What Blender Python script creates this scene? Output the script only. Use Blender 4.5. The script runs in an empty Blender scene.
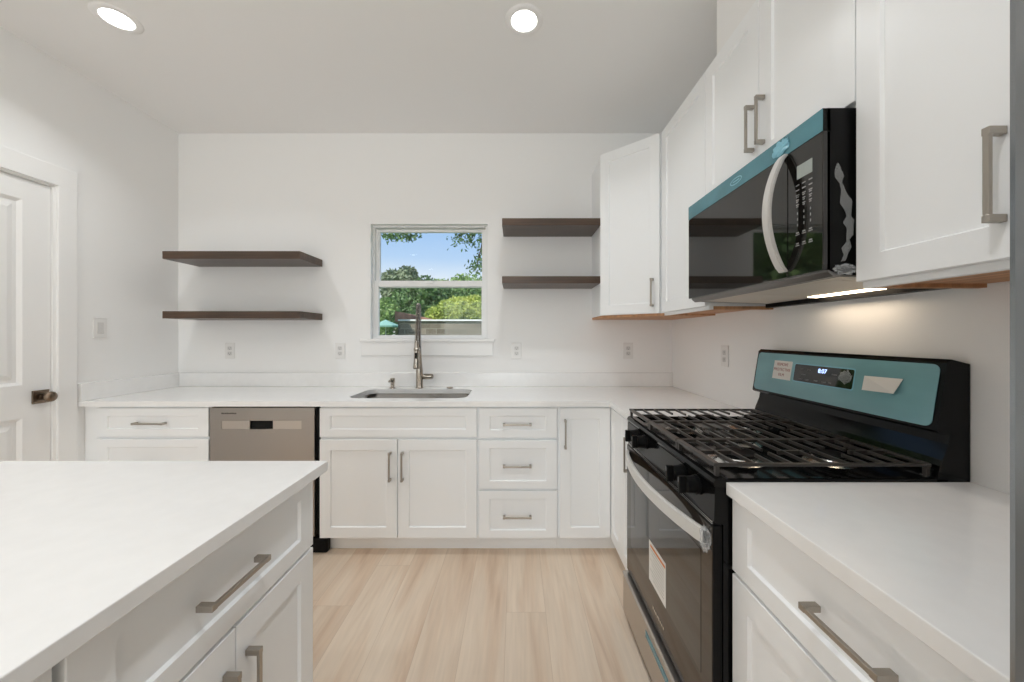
import bpy, bmesh, math, random
from mathutils import Vector, Matrix
PI = math.pi
S = bpy.context.scene
COL = S.collection
random.seed(7)

# ------------------------------------------------------------------ camera, world, sun, exposure
H = 1.285                                   # eye height
cd = bpy.data.cameras.new('camera')
cam = bpy.data.objects.new('camera', cd); COL.objects.link(cam)
cam.location = (0, 0, H); cam.rotation_euler = (PI / 2, 0, 0)
cd.sensor_width = 36; cd.lens = 36 * 372 / 1024
cd.shift_x = -4 / 1024; cd.shift_y = -5.2 / 1024
cd.clip_start = 0.02; cd.clip_end = 300
S.camera = cam
S.view_settings.view_transform = 'Standard'; S.view_settings.look = 'None'
S.view_settings.gamma = 1; S.view_settings.use_curve_mapping = False
S.view_settings.exposure = 0.07
S.cycles.use_denoising = True
S.cycles.max_bounces = 14; S.cycles.diffuse_bounces = 10
S.cycles.sample_clamp_indirect = 4
S.cycles.caustics_reflective = False; S.cycles.caustics_refractive = False

SKY_STRENGTH = 0.95
w = bpy.data.worlds.new('sky'); S.world = w; w.use_nodes = True
wn = w.node_tree; wn.nodes.clear()
wo = wn.nodes.new('ShaderNodeOutputWorld'); wb = wn.nodes.new('ShaderNodeBackground')
tc = wn.nodes.new('ShaderNodeTexCoord'); sx = wn.nodes.new('ShaderNodeSeparateXYZ')
wr = wn.nodes.new('ShaderNodeValToRGB')
wn.links.new(tc.outputs['Generated'], sx.inputs[0]); wn.links.new(sx.outputs['Z'], wr.inputs[0])
wn.links.new(wr.outputs[0], wb.inputs[0]); wn.links.new(wb.outputs[0], wo.inputs[0])
wb.inputs[1].default_value = SKY_STRENGTH
e = wr.color_ramp.elements
e[0].position = 0.0; e[0].color = (0.95, 0.98, 1.0, 1)
e[1].position = 1.0; e[1].color = (0.12, 0.28, 0.70, 1)
for p, c in ((0.13, (0.86, 0.93, 1.0, 1)), (0.20, (0.50, 0.70, 0.98, 1)), (0.30, (0.35, 0.58, 0.95, 1))):
    k = e.new(p); k.color = c

sun = bpy.data.lights.new('sun', 'SUN'); sun.energy = 4.6; sun.angle = 0.01; sun.color = (1, 0.95, 0.86)
so = bpy.data.objects.new('sun', sun); COL.objects.link(so)
REAR_FILL_W = 66.0                                # fill lamp outside the added rear opening
LENS_E = 8.0
CAN_W = 4.2                                # recessed ceiling lamps, the seen pair and the added rows
UNDER_E = 11.0                               # lamp below the microwave
so.rotation_euler = (math.radians(45), 0, math.radians(-35))

# ------------------------------------------------------------------ materials
def mat(name, col, rough=0.5, metal=0.0, noise=None, bump=None, emis=None, spec=None, coat=0.0, alpha=None, trans=0.0):
    m = bpy.data.materials.new(name); m.use_nodes = True
    nt = m.node_tree; b = nt.nodes['Principled BSDF']
    b.inputs['Base Color'].default_value = (*col, 1); b.inputs['Roughness'].default_value = rough
    b.inputs['Metallic'].default_value = metal
    if spec is not None: b.inputs['Specular IOR Level'].default_value = spec
    if coat: b.inputs['Coat Weight'].default_value = coat; b.inputs['Coat Roughness'].default_value = 0.05
    if trans: b.inputs['Transmission Weight'].default_value = trans
    if alpha is not None: b.inputs['Alpha'].default_value = alpha
    t = None
    if noise or bump:
        t = nt.nodes.new('ShaderNodeTexCoord')
    if noise:                                # (scale xyz, amount)
        sc, am = noise
        mp = nt.nodes.new('ShaderNodeMapping'); mp.inputs['Scale'].default_value = sc
        n = nt.nodes.new('ShaderNodeTexNoise'); n.inputs['Scale'].default_value = 1.0; n.inputs['Detail'].default_value = 4
        r = nt.nodes.new('ShaderNodeValToRGB')
        r.color_ramp.elements[0].position = 0.3; r.color_ramp.elements[1].position = 0.7
        r.color_ramp.elements[0].color = (*[max(0, c * (1 - am)) for c in col], 1)
        r.color_ramp.elements[1].color = (*[min(1, c * (1 + am)) for c in col], 1)
        nt.links.new(t.outputs['Object'], mp.inputs[0]); nt.links.new(mp.outputs[0], n.inputs['Vector'])
        nt.links.new(n.outputs['Fac'], r.inputs[0]); nt.links.new(r.outputs[0], b.inputs['Base Color'])
    if bump:
        sc, st = bump
        mp = nt.nodes.new('ShaderNodeMapping'); mp.inputs['Scale'].default_value = sc
        n = nt.nodes.new('ShaderNodeTexNoise'); n.inputs['Scale'].default_value = 1.0
        bp = nt.nodes.new('ShaderNodeBump'); bp.inputs['Strength'].default_value = st; bp.inputs['Distance'].default_value = 0.002
        nt.links.new(t.outputs['Object'], mp.inputs[0]); nt.links.new(mp.outputs[0], n.inputs['Vector'])
        nt.links.new(n.outputs['Fac'], bp.inputs['Height']); nt.links.new(bp.outputs[0], b.inputs['Normal'])
    if emis:
        b.inputs['Emission Color'].default_value = (*emis[0], 1); b.inputs['Emission Strength'].default_value = emis[1]
    return m

M = {}
M['wall'] = mat('wall_paint', (0.88, 0.876, 0.868), 0.75, bump=((60, 60, 60), 0.05))
M['ceiling'] = mat('ceiling_paint', (0.88, 0.875, 0.867), 0.85)
M['trim'] = mat('trim_paint', (0.87, 0.865, 0.855), 0.35)
M['cab'] = mat('cabinet_paint', (0.885, 0.90, 0.91), 0.32)
M['quartz'] = mat('white_quartz', (0.87, 0.867, 0.86), 0.14, noise=((25, 25, 25), 0.015))
M['nickel'] = mat('brushed_nickel', (0.42, 0.385, 0.34), 0.34, 1.0)
M['steel'] = mat('stainless_steel', (0.37, 0.345, 0.32), 0.30, 1.0, bump=((4, 4, 500), 0.05))
M['sink_steel'] = mat('sink_steel', (0.42, 0.41, 0.40), 0.22, 1.0)
M['lip_steel'] = mat('grey_lip_metal', (0.22, 0.21, 0.20), 0.35, 0.9)
M['steel_light'] = mat('light_steel', (0.62, 0.61, 0.59), 0.22, 1.0)
M['faucet'] = mat('warm_nickel', (0.40, 0.36, 0.31), 0.24, 1.0)
M['bronze'] = mat('aged_bronze', (0.20, 0.15, 0.11), 0.30, 1.0)
M['black'] = mat('black_enamel', (0.004, 0.004, 0.004), 0.10, spec=0.20)
M['blackmatte'] = mat('black_plastic', (0.005, 0.005, 0.005), 0.38, spec=0.12)
M['iron'] = mat('cast_iron', (0.038, 0.033, 0.029), 0.30, bump=((300, 300, 300), 0.2))
M['glass_black'] = mat('black_glass', (0.008, 0.007, 0.006), 0.03, coat=0.35)
M['oven_glass'] = mat('brown_oven_glass', (0.030, 0.021, 0.014), 0.04, spec=0.55)
M['film'] = mat('blue_protective_film', (0.085, 0.235, 0.285), 0.20, noise=((5, 7, 9), 0.16), bump=((14, 30, 30), 0.30))
M['film_range'] = mat('teal_range_film', (0.20, 0.40, 0.44), 0.14, noise=((5, 3, 9), 0.12), bump=((10, 18, 30), 0.30))
M['film_pale'] = mat('pale_blue_film', (0.22, 0.50, 0.62), 0.2)
M['film_clear'] = mat('crumpled_clear_film', (0.65, 0.67, 0.68), 0.08, alpha=0.28)
M['wrap'] = mat('white_handle_wrap', (0.62, 0.61, 0.59), 0.30, bump=((60, 60, 60), 0.35))
M['paper'] = mat('sticker_paper', (0.78, 0.76, 0.72), 0.7)
M['orange'] = mat('orange_label_band', (0.70, 0.24, 0.08), 0.6)
M['ink'] = mat('dark_ink', (0.06, 0.045, 0.04), 0.6)
M['redink'] = mat('brown_red_ink', (0.30, 0.07, 0.05), 0.6)
M['marks'] = mat('button_marks', (0.30, 0.30, 0.30), 0.5)
M['plate'] = mat('plate_plastic', (0.80, 0.79, 0.775), 0.3)
M['plate_dark'] = mat('receptacle_plastic', (0.66, 0.65, 0.635), 0.35)
M['slot'] = mat('slot_dark', (0.05, 0.05, 0.05), 0.6)
M['rawwood'] = mat('raw_plywood', (0.50, 0.26, 0.13), 0.6, noise=((3, 60, 3), 0.25))
M['shelf'] = mat('dark_walnut', (0.072, 0.041, 0.025), 0.34, noise=((3, 60, 60), 0.35))
M['pane'] = mat('window_glass', (1, 1, 1), 0.0, trans=1.0)
M['vinyl'] = mat('white_vinyl', (0.82, 0.82, 0.81), 0.35)
M['lens'] = mat('lit_lens', (1, 1, 1), 0.5, emis=((1.0, 0.965, 0.92), LENS_E))
M['under'] = mat('warm_lit_lens', (1, 1, 1), 0.5, emis=((1.0, 0.80, 0.58), UNDER_E))
M['lcd'] = mat('blue_clock_digits', (0.2, 0.3, 0.9), 0.5, emis=((0.45, 0.60, 1.0), 2.2))
M['lcd_grey'] = mat('grey_lcd', (0.36, 0.40, 0.38), 0.25)
M['grille'] = mat('vent_metal', (0.70, 0.64, 0.56), 0.4, 0.3)
M['fridge'] = mat('dark_stainless', (0.10, 0.10, 0.105), 0.28, 0.9)
M['drawer_steel'] = mat('drawer_steel', (0.52, 0.48, 0.44), 0.33, 1.0)
M['fridge_door'] = mat('grey_stainless', (0.30, 0.315, 0.33), 0.24, 1.0)
M['grass'] = mat('grass', (0.10, 0.20, 0.05), 0.9, noise=((3, 3, 3), 0.4))
M['bark'] = mat('bark', (0.10, 0.075, 0.05), 0.9, noise=((8, 8, 3), 0.3))
M['umbrella'] = mat('green_canvas', (0.28, 0.50, 0.40), 0.7)
M['roof_brown'] = mat('brown_shingle', (0.40, 0.21, 0.14), 0.8, noise=((6, 6, 6), 0.3))
M['whitecap'] = mat('white_fascia', (0.8, 0.8, 0.78), 0.5)

def glass_fix():
    m = M['pane']; nt = m.node_tree; nt.nodes.clear()
    o = nt.nodes.new('ShaderNodeOutputMaterial'); mx = nt.nodes.new('ShaderNodeMixShader')
    tr = nt.nodes.new('ShaderNodeBsdfTransparent'); gl = nt.nodes.new('ShaderNodeBsdfGlossy'); gl.inputs['Roughness'].default_value = 0.0
    tr.inputs[0].default_value = (0.97, 0.98, 0.975, 1)
    mx.inputs[0].default_value = 0.012
    nt.links.new(tr.outputs[0], mx.inputs[1]); nt.links.new(gl.outputs[0], mx.inputs[2]); nt.links.new(mx.outputs[0], o.inputs[0])
glass_fix()

def leafmat(name, c1, c2):
    m = bpy.data.materials.new(name); m.use_nodes = True; nt = m.node_tree; b = nt.nodes['Principled BSDF']
    t = nt.nodes.new('ShaderNodeTexCoord'); n = nt.nodes.new('ShaderNodeTexNoise'); n.inputs['Scale'].default_value = 1.6; n.inputs['Detail'].default_value = 5
    r = nt.nodes.new('ShaderNodeValToRGB'); r.color_ramp.elements[0].position = 0.35; r.color_ramp.elements[1].position = 0.65
    r.color_ramp.elements[0].color = (*c1, 1); r.color_ramp.elements[1].color = (*c2, 1)
    nt.links.new(t.outputs['Object'], n.inputs['Vector']); nt.links.new(n.outputs['Fac'], r.inputs[0]); nt.links.new(r.outputs[0], b.inputs['Base Color'])
    b.inputs['Roughness'].default_value = 0.55
    return m
M['leaf_dark'] = leafmat('dark_green_leaves', (0.07, 0.14, 0.04), (0.16, 0.28, 0.09))
M['leaf_mid'] = leafmat('mid_green_leaves', (0.14, 0.25, 0.07), (0.32, 0.46, 0.15))
M['leaf_yellow'] = leafmat('yellow_green_leaves', (0.30, 0.40, 0.07), (0.55, 0.60, 0.15))
M['leaf_grey'] = leafmat('grey_green_leaves', (0.16, 0.21, 0.12), (0.34, 0.40, 0.25))

def floor_material():
    m = bpy.data.materials.new('oak_planks'); m.use_nodes = True; nt = m.node_tree; b = nt.nodes['Principled BSDF']
    N, L = nt.nodes.new, nt.links.new
    t = N('ShaderNodeTexCoord'); sp = N('ShaderNodeSeparateXYZ'); L(t.outputs['Object'], sp.inputs[0])
    def mth(op, a, b=None):
        n = N('ShaderNodeMath'); n.operation = op
        for i, v in enumerate((a, b)):
            if v is None: continue
            if isinstance(v, (int, float)): n.inputs[i].default_value = v
            else: L(v, n.inputs[i])
        return n.outputs[0]
    PW, PL = 0.183, 1.22
    u = mth('DIVIDE', mth('ADD', sp.outputs['X'], 0.045), PW); row = mth('FLOOR', u); fu = mth('FRACT', u)
    wn1 = N('ShaderNodeTexWhiteNoise'); wn1.noise_dimensions = '1D'; L(row, wn1.inputs['W'])
    v = mth('ADD', mth('DIVIDE', sp.outputs['Y'], PL), wn1.outputs['Value']); colm = mth('FLOOR', v); fv = mth('FRACT', v)
    cb_ = N('ShaderNodeCombineXYZ'); L(row, cb_.inputs[0]); L(colm, cb_.inputs[1])
    wn2 = N('ShaderNodeTexWhiteNoise'); wn2.noise_dimensions = '2D'; L(cb_.outputs[0], wn2.inputs['Vector'])
    du_ = mth('MULTIPLY', mth('MINIMUM', fu, mth('SUBTRACT', 1.0, fu)), PW); dv_ = mth('MULTIPLY', mth('MINIMUM', fv, mth('SUBTRACT', 1.0, fv)), PL)
    seam = mth('LESS_THAN', mth('MINIMUM', du_, dv_), 0.0009)
    class BR: pass
    br = BR(); br.outputs = {'Color': wn2.outputs['Color'], 'Fac': mth('MULTIPLY', seam, 0.45), 'Val': wn2.outputs['Value']}
    # grain, shifted per plank
    ad = N('ShaderNodeVectorMath'); ad.operation = 'ADD'
    sc = N('ShaderNodeVectorMath'); sc.operation = 'SCALE'; sc.inputs['Scale'].default_value = 17.0
    L(br.outputs['Color'], sc.inputs[0]); L(sc.outputs[0], ad.inputs[0]); L(t.outputs['Object'], ad.inputs[1])
    m2 = N('ShaderNodeMapping'); m2.inputs['Scale'].default_value = (7.5, 0.9, 1)
    L(ad.outputs[0], m2.inputs[0])
    n1 = N('ShaderNodeTexNoise'); n1.inputs['Scale'].default_value = 1.0; n1.inputs['Detail'].default_value = 5; n1.inputs['Distortion'].default_value = 0.8
    L(m2.outputs[0], n1.inputs['Vector'])
    m3 = N('ShaderNodeMapping'); m3.inputs['Scale'].default_value = (70, 4, 1); L(ad.outputs[0], m3.inputs[0])
    n2 = N('ShaderNodeTexNoise'); n2.inputs['Scale'].default_value = 1.0; n2.inputs['Detail'].default_value = 3; L(m3.outputs[0], n2.inputs['Vector'])
    r = N('ShaderNodeValToRGB'); cr = r.color_ramp
    cr.elements[0].position = 0.25; cr.elements[0].color = (0.58, 0.40, 0.27, 1)
    cr.elements[1].position = 0.80; cr.elements[1].color = (0.88, 0.75, 0.615, 1)
    k = cr.elements.new(0.40); k.color = (0.77, 0.60, 0.455, 1)
    k = cr.elements.new(0.55); k.color = (0.84, 0.70, 0.56, 1)
    L(n1.outputs['Fac'], r.inputs[0])
    mx = N('ShaderNodeMix'); mx.data_type = 'RGBA'; mx.blend_type = 'MULTIPLY'; mx.inputs['Factor'].default_value = 0.22
    L(r.outputs[0], mx.inputs[6]); L(n2.outputs['Fac'], mx.inputs[7])
    # plank to plank tone
    r2 = N('ShaderNodeValToRGB'); r2.color_ramp.elements[0].color = (0.90, 0.885, 0.87, 1); r2.color_ramp.elements[1].color = (1, 1, 1, 1)
    L(br.outputs['Val'], r2.inputs[0])
    mx2 = N('ShaderNodeMix'); mx2.data_type = 'RGBA'; mx2.blend_type = 'MULTIPLY'; mx2.inputs['Factor'].default_value = 1
    L(mx.outputs[2], mx2.inputs[6]); L(r2.outputs[0], mx2.inputs[7])
    mx3 = N('ShaderNodeMix'); mx3.data_type = 'RGBA'; mx3.inputs[7].default_value = (0.38, 0.27, 0.19, 1)
    L(br.outputs['Fac'], mx3.inputs['Factor']); L(mx2.outputs[2], mx3.inputs[6])
    L(mx3.outputs[2], b.inputs['Base Color'])
    b.inputs['Roughness'].default_value = 0.38
    return m
M['floor'] = floor_material()

def brick_material():
    m = bpy.data.materials.new('grey_block_wall'); m.use_nodes = True; nt = m.node_tree; b = nt.nodes['Principled BSDF']
    t = nt.nodes.new('ShaderNodeTexCoord'); mp = nt.nodes.new('ShaderNodeMapping'); mp.inputs['Rotation'].default_value = (PI / 2, 0, 0)
    br = nt.nodes.new('ShaderNodeTexBrick'); br.inputs['Scale'].default_value = 1; br.inputs['Brick Width'].default_value = 0.4; br.inputs['Row Height'].default_value = 0.2
    br.inputs['Mortar Size'].default_value = 0.012
    br.inputs['Color1'].default_value = (0.16, 0.135, 0.105, 1); br.inputs['Color2'].default_value = (0.27, 0.23, 0.18, 1); br.inputs['Mortar'].default_value = (0.30, 0.27, 0.22, 1)
    nt.links.new(t.outputs['Object'], mp.inputs[0]); nt.links.new(mp.outputs[0], br.inputs['Vector']); nt.links.new(br.outputs['Color'], b.inputs['Base Color'])
    b.inputs['Roughness'].default_value = 0.9
    return m
M['brick'] = brick_material()

# ------------------------------------------------------------------ helpers
def box(bm, x0, x1, y0, y1, z0, z1, bev=0.0):
    if x0 > x1: x0, x1 = x1, x0
    if y0 > y1: y0, y1 = y1, y0
    if z0 > z1: z0, z1 = z1, z0
    vs = [bm.verts.new(p) for p in ((x0,y0,z0),(x1,y0,z0),(x1,y1,z0),(x0,y1,z0),(x0,y0,z1),(x1,y0,z1),(x1,y1,z1),(x0,y1,z1))]
    fs = [bm.faces.new([vs[i] for i in f]) for f in ((3,2,1,0),(4,5,6,7),(0,1,5,4),(1,2,6,5),(2,3,7,6),(3,0,4,7))]
    if bev:
        es = list({ed for f in fs for ed in f.edges})
        bmesh.ops.bevel(bm, geom=es, offset=bev, segments=2, profile=0.5, affect='EDGES')

def BX(*a, bev=0.0):
    bm = bmesh.new(); box(bm, *a, bev=bev); return bm

def prism(bm, pts, d, bev=0.0):
    """pts: list of 3D points (planar), d: extrusion Vector"""
    d = Vector(d)
    a = [bm.verts.new(p) for p in pts]; b = [bm.verts.new(Vector(p) + d) for p in pts]
    n = len(pts)
    fs = [bm.faces.new(a), bm.faces.new(list(reversed(b)))]
    for i in range(n):
        fs.append(bm.faces.new((a[i], b[i], b[(i+1) % n], a[(i+1) % n])))
    if bev:
        es = list({ed for f in fs for ed in f.edges})
        bmesh.ops.bevel(bm, geom=es, offset=bev, segments=2, profile=0.5, affect='EDGES')
    bmesh.ops.recalc_face_normals(bm, faces=bm.faces)

def ring(c, n, u, r, seg):
    v = n.cross(u)
    return [c + r * (math.cos(2*PI*i/seg) * u + math.sin(2*PI*i/seg) * v) for i in range(seg)]

def tube(bm, pts, rad, seg=10, cap=True):
    pts = [Vector(p) for p in pts]
    if not isinstance(rad, (list, tuple)): rad = [rad] * len(pts)
    t0 = (pts[1] - pts[0]).normalized()
    u = t0.orthogonal().normalized(); rings = []
    for i, p in enumerate(pts):
        if i == 0: t = t0
        elif i == len(pts) - 1: t = (pts[i] - pts[i-1]).normalized()
        else: t = ((pts[i+1] - pts[i]).normalized() + (pts[i] - pts[i-1]).normalized()).normalized()
        u = (u - t * u.dot(t)).normalized()
        rings.append([bm.verts.new(q) for q in ring(p, t, u, rad[i], seg)])
    for a, b in zip(rings, rings[1:]):
        for i in range(seg):
            bm.faces.new((a[i], a[(i+1) % seg], b[(i+1) % seg], b[i]))
    if cap:
        bm.faces.new(list(reversed(rings[0]))); bm.faces.new(rings[-1])

def strap(bm, pts, w, n, th):
    """ribbon of width w (Vector) and thickness th (along per-point normal n list)"""
    R = []
    for p, nn in zip(pts, n):
        p = Vector(p); nn = Vector(nn).normalized() * th
        R.append([bm.verts.new(q) for q in (p - w/2, p + w/2, p + w/2 + nn, p - w/2 + nn)])
    for a, b in zip(R, R[1:]):
        for i in range(4): bm.faces.new((a[i], a[(i+1) % 4], b[(i+1) % 4], b[i]))
    bm.faces.new(list(reversed(R[0]))); bm.faces.new(R[-1])
    bmesh.ops.recalc_face_normals(bm, faces=bm.faces)

WM = {}                                      # own record of world matrices of the parents
def obj(name, bm, m, parent=None, world=False, smooth=False):
    if world and parent is not None: bm.transform(WM[parent.name].inverted())
    me = bpy.data.meshes.new(name); bm.normal_update(); bm.to_mesh(me); bm.free()
    me.materials.append(M[m] if isinstance(m, str) else m)
    if smooth:
        for p in me.polygons: p.use_smooth = True
    o = bpy.data.objects.new(name, me); COL.objects.link(o)
    if parent is not None: o.parent = parent; WM[o.name] = WM[parent.name]
    else: WM[o.name] = Matrix.Identity(4)
    return o

def centre_origin(o):
    me = o.data; xs = [v.co for v in me.vertices]
    c = Vector((sum(v.x for v in xs), sum(v.y for v in xs), 0)) / len(xs); c.z = min(v.z for v in xs)
    me.transform(Matrix.Translation(-c)); o.location = c; WM[o.name] = Matrix.Translation(c)
    return o

def thing(name, label, cat, loc=(0, 0, 0), rz=0.0, group=None):
    o = bpy.data.objects.new(name, None); COL.objects.link(o); o.empty_display_size = 0.1
    o.location = loc; o.rotation_euler = (0, 0, rz)
    o['label'] = label; o['category'] = cat
    if group: o['group'] = group
    WM[o.name] = Matrix.Translation(loc) @ Matrix.Rotation(rz, 4, 'Z')
    return o

def tag(o, label, cat, group=None):
    o['label'] = label; o['category'] = cat
    if group: o['group'] = group
    return o

def struct(name, bm, m, label=None, cat=None):
    o = obj(name, bm, m); o['kind'] = 'structure'
    if label: o['label'] = label
    if cat: o['category'] = cat
    return o

def dup(root, loc, label=None, group=None):
    r = root.copy(); COL.objects.link(r); r.location = loc
    WM[r.name] = Matrix.Translation(loc) @ Matrix.Rotation(root.rotation_euler.z, 4, 'Z')
    if label: r['label'] = label
    if group: r['group'] = group
    for ch in list(root.children):
        c = ch.copy(); COL.objects.link(c); c.parent = r
        for g in ch.children:
            d = g.copy(); COL.objects.link(d); d.parent = c
    return r

def text(name, s, size, mtx, m, parent, ext=0.0004):
    cu = bpy.data.curves.new(name, 'FONT'); cu.body = s; cu.size = size; cu.align_x = 'CENTER'; cu.align_y = 'CENTER'; cu.extrude = ext
    to = bpy.data.objects.new(name + '_tmp', cu); COL.objects.link(to)
    dg = bpy.context.evaluated_depsgraph_get(); me = bpy.data.meshes.new_from_object(to.evaluated_get(dg))
    bpy.data.objects.remove(to); me.name = name
    me.transform(WM[parent.name].inverted() @ mtx)
    me.materials.clear(); me.materials.append(M[m])
    o = bpy.data.objects.new(name, me); COL.objects.link(o); o.parent = parent; WM[o.name] = WM[parent.name]
    return o

def frame_mtx(origin, right, up):
    r = Vector(right).normalized(); u = Vector(up).normalized(); n = r.cross(u)
    m = Matrix((r, u, n)).transposed().to_4x4(); m.translation = Vector(origin)
    return m

# ------------------------------------------------------------------ room shell
XL, XR, YB, YR, ZC = -2.539, 1.173, 2.798, -4.4, 2.808
WX0, WX1, WZ0, WZ1 = -1.093, -0.213, 1.262, 2.126     # kitchen window opening
struct('floor', BX(XL - 0.15, XR + 0.15, YR - 0.15, YB + 0.16, -0.1, 0), 'floor')
struct('ceiling', BX(XL - 0.15, XR + 0.15, YR - 0.15, YB + 0.16, ZC, ZC + 0.15), 'ceiling')
T = 0.16
bm = bmesh.new()
box(bm, XL - 0.15, WX0, YB, YB + T, 0, ZC); box(bm, WX1, XR + 0.15, YB, YB + T, 0, ZC)
box(bm, WX0, WX1, YB, YB + T, 0, WZ0 - 0.022); box(bm, WX0, WX1, YB, YB + T, WZ1, ZC)
struct('wall_back', bm, 'wall')
DY0, DY1, DZ = 1.250, 2.038, 2.100                    # door opening in the left wall
bm = bmesh.new()
box(bm, XL - 0.12, XL, DY1, YB, 0, ZC); box(bm, XL - 0.12, XL, YR, DY0, 0, ZC); box(bm, XL - 0.12, XL, DY0, DY1, DZ, ZC)
struct('wall_left', bm, 'wall')
struct('wall_right', BX(XR, XR + 0.12, YR, YB, 0, ZC), 'wall')
# rear wall; its wide glazed opening is unseen, added to bring in light
bm = bmesh.new()
box(bm, XL, -2.1, YR - 0.15, YR, 0, ZC); box(bm, 0.8, XR, YR - 0.15, YR, 0, ZC); box(bm, -2.1, 0.8, YR - 0.15, YR, 2.3, ZC)
struct('wall_rear', bm, 'wall')
bm = bmesh.new()
for x in (-2.1, -0.68, 0.74): box(bm, x, x + 0.06, YR - 0.10, YR - 0.04, 0, 2.3)
box(bm, -2.1, 0.8, YR - 0.10, YR - 0.04, 2.24, 2.3); box(bm, -2.1, 0.8, YR - 0.10, YR - 0.04, 0, 0.07)
wd = struct('added_rear_window', bm, 'vinyl')
obj('pane', BX(-2.04, 0.74, YR - 0.074, YR - 0.068, 0.07, 2.24), 'pane', wd)
# boxed duct above the microwave cabinet
struct('trim_2', BX(0.884, XR, 0.95, 1.637, 2.49, ZC), 'wall')

al = bpy.data.lights.new('rear_fill_light', 'AREA'); al.shape = 'RECTANGLE'; al.size = 2.7; al.size_y = 2.1; al.energy = REAR_FILL_W; al.color = (0.87, 0.945, 1.0)  # area lamp added behind the camera as daylight-coloured fill
ao = bpy.data.objects.new('rear_fill_light', al); COL.objects.link(ao); ao.location = (-0.65, YR - 0.22, 1.2); ao.rotation_euler = (math.radians(86), 0, 0)

# door in the left wall
bm = bmesh.new()
cw = 0.090
for y0, y1 in ((DY1 + 0.012, DY1 + 0.012 + cw), (DY0 - 0.012 - cw, DY0 - 0.012)):
    box(bm, XL, XL + 0.018, y0, y1, 0, DZ + 0.012 + 0.105, bev=0.003)
box(bm, XL, XL + 0.019, DY0 - 0.012 - cw, DY1 + 0.012 + cw, DZ + 0.012, DZ + 0.012 + 0.107, bev=0.003)
# jamb
for y0, y1 in ((DY1 - 0.002, DY1 + 0.016), (DY0 - 0.016, DY0 + 0.002)):
    box(bm, XL - 0.12, XL + 0.004, y0, y1, 0, DZ + 0.012)
box(bm, XL - 0.12, XL + 0.004, DY0, DY1, DZ + 0.002, DZ + 0.016)
struct('trim_1', bm, 'trim')
def door_panelled():
    bm = bmesh.new()
    x1 = XL - 0.006; x0 = x1 - 0.035; ya, yb, za, zb = DY0 + 0.004, DY1 - 0.005, 0.01, DZ - 0.004
    st = 0.115
    panels = [(0.24, 0.86), (1.03, 1.99)]
    mid = (ya + yb) / 2
    box(bm, x0, x1, ya, ya + st, za, zb); box(bm, x0, x1, yb - st, yb, za, zb)
    zs = [za, 0.24, 0.86, 1.03, 1.99, zb]
    for k in (0, 2, 4): box(bm, x0, x1, ya + st, yb - st, zs[k], zs[k+1])
    for z0, z1 in panels:
        y0, y1 = ya + st, yb - st
        box(bm, x0 + 0.01, x1 - 0.014, y0, y1, z0, z1)
        # sloped sticking and raised field
        def quadring(ya_, yb_, za_, zb_, xa, yc, yd, zc, zd, xb):
            A = [bm.verts.new(p) for p in ((xa, ya_, za_), (xa, yb_, za_), (xa, yb_, zb_), (xa, ya_, zb_))]
            B = [bm.verts.new(p) for p in ((xb, yc, zc), (xb, yd, zc), (xb, yd, zd), (xb, yc, zd))]
            for i in range(4): bm.faces.new((A[i], A[(i+1) % 4], B[(i+1) % 4], B[i]))
            return B
        quadring(y0, y1, z0, z1, x1, y0 + .016, y1 - .016, z0 + .016, z1 - .016, x1 - .013)
        B = quadring(y0 + .03, y1 - .03, z0 + .03, z1 - .03, x1 - .0139, y0 + .055, y1 - .055, z0 + .055, z1 - .055, x1 - .004)
        bm.faces.new(B)
    bmesh.ops.recalc_face_normals(bm, faces=bm.faces)
    return bm
dr = struct('door_1', door_panelled(), 'trim')
bm = bmesh.new(); box(bm, XL - 0.006, XL + 0.003, 1.953, 2.023, 0.925, 0.995, bev=0.002)
kn = obj('door_knob', bm, 'bronze', dr)
kn['label'] = 'bronze knob on a square plate'
bm = bmesh.new()
xs = [0.003, 0.012, 0.030, 0.036, 0.045, 0.058, 0.068, 0.073]; rs = [0.018, 0.013, 0.012, 0.020, 0.027, 0.027, 0.018, 0.004]
tube(bm, [(XL + x, 1.988, 0.96) for x in xs], rs, 20)
obj('knob', bm, 'bronze', kn, smooth=True)

# kitchen window
bm = bmesh.new()
FY = YB + 0.045
def wframe(bm, x0, x1, z0, z1, y0, y1, s, t=None, b=None, bev=0.002):
    t = t or s; b = b or s
    box(bm, x0, x0 + s, y0, y1, z0, z1, bev=bev); box(bm, x1 - s, x1, y0, y1, z0, z1, bev=bev)
    box(bm, x0 + s, x1 - s, y0, y1, z1 - t, z1, bev=bev); box(bm, x0 + s, x1 - s, y0, y1, z0, z0 + b, bev=bev)
wframe(bm, WX0, WX1, WZ0, WZ1, FY, FY + 0.08, 0.012); box(bm, WX1 - 0.021, WX1 - 0.011, FY, FY + 0.08, WZ0, WZ1)
win = struct('window_1', bm, 'vinyl')
ZM = 1.677
bm = bmesh.new(); wframe(bm, WX0 + 0.010, WX1 - 0.020, ZM - 0.02, WZ1 - 0.018, FY + 0.034, FY + 0.062, 0.030, t=0.022, b=0.036)
us = obj('upper_sash', bm, 'vinyl', win)
obj('pane', BX(WX0 + 0.040, WX1 - 0.050, FY + 0.046, FY + 0.050, ZM + 0.010, WZ1 - 0.038), 'pane', us)
bm = bmesh.new(); wframe(bm, WX0 + 0.010, WX1 - 0.020, WZ0 + 0.006, ZM + 0.030, FY + 0.004, FY + 0.032, 0.031, t=0.046, b=0.022)
ls = obj('lower_sash', bm, 'vinyl', win)
obj('pane', BX(WX0 + 0.041, WX1 - 0.052, FY + 0.016, FY + 0.020, WZ0 + 0.026, ZM - 0.012), 'pane', ls)
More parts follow.
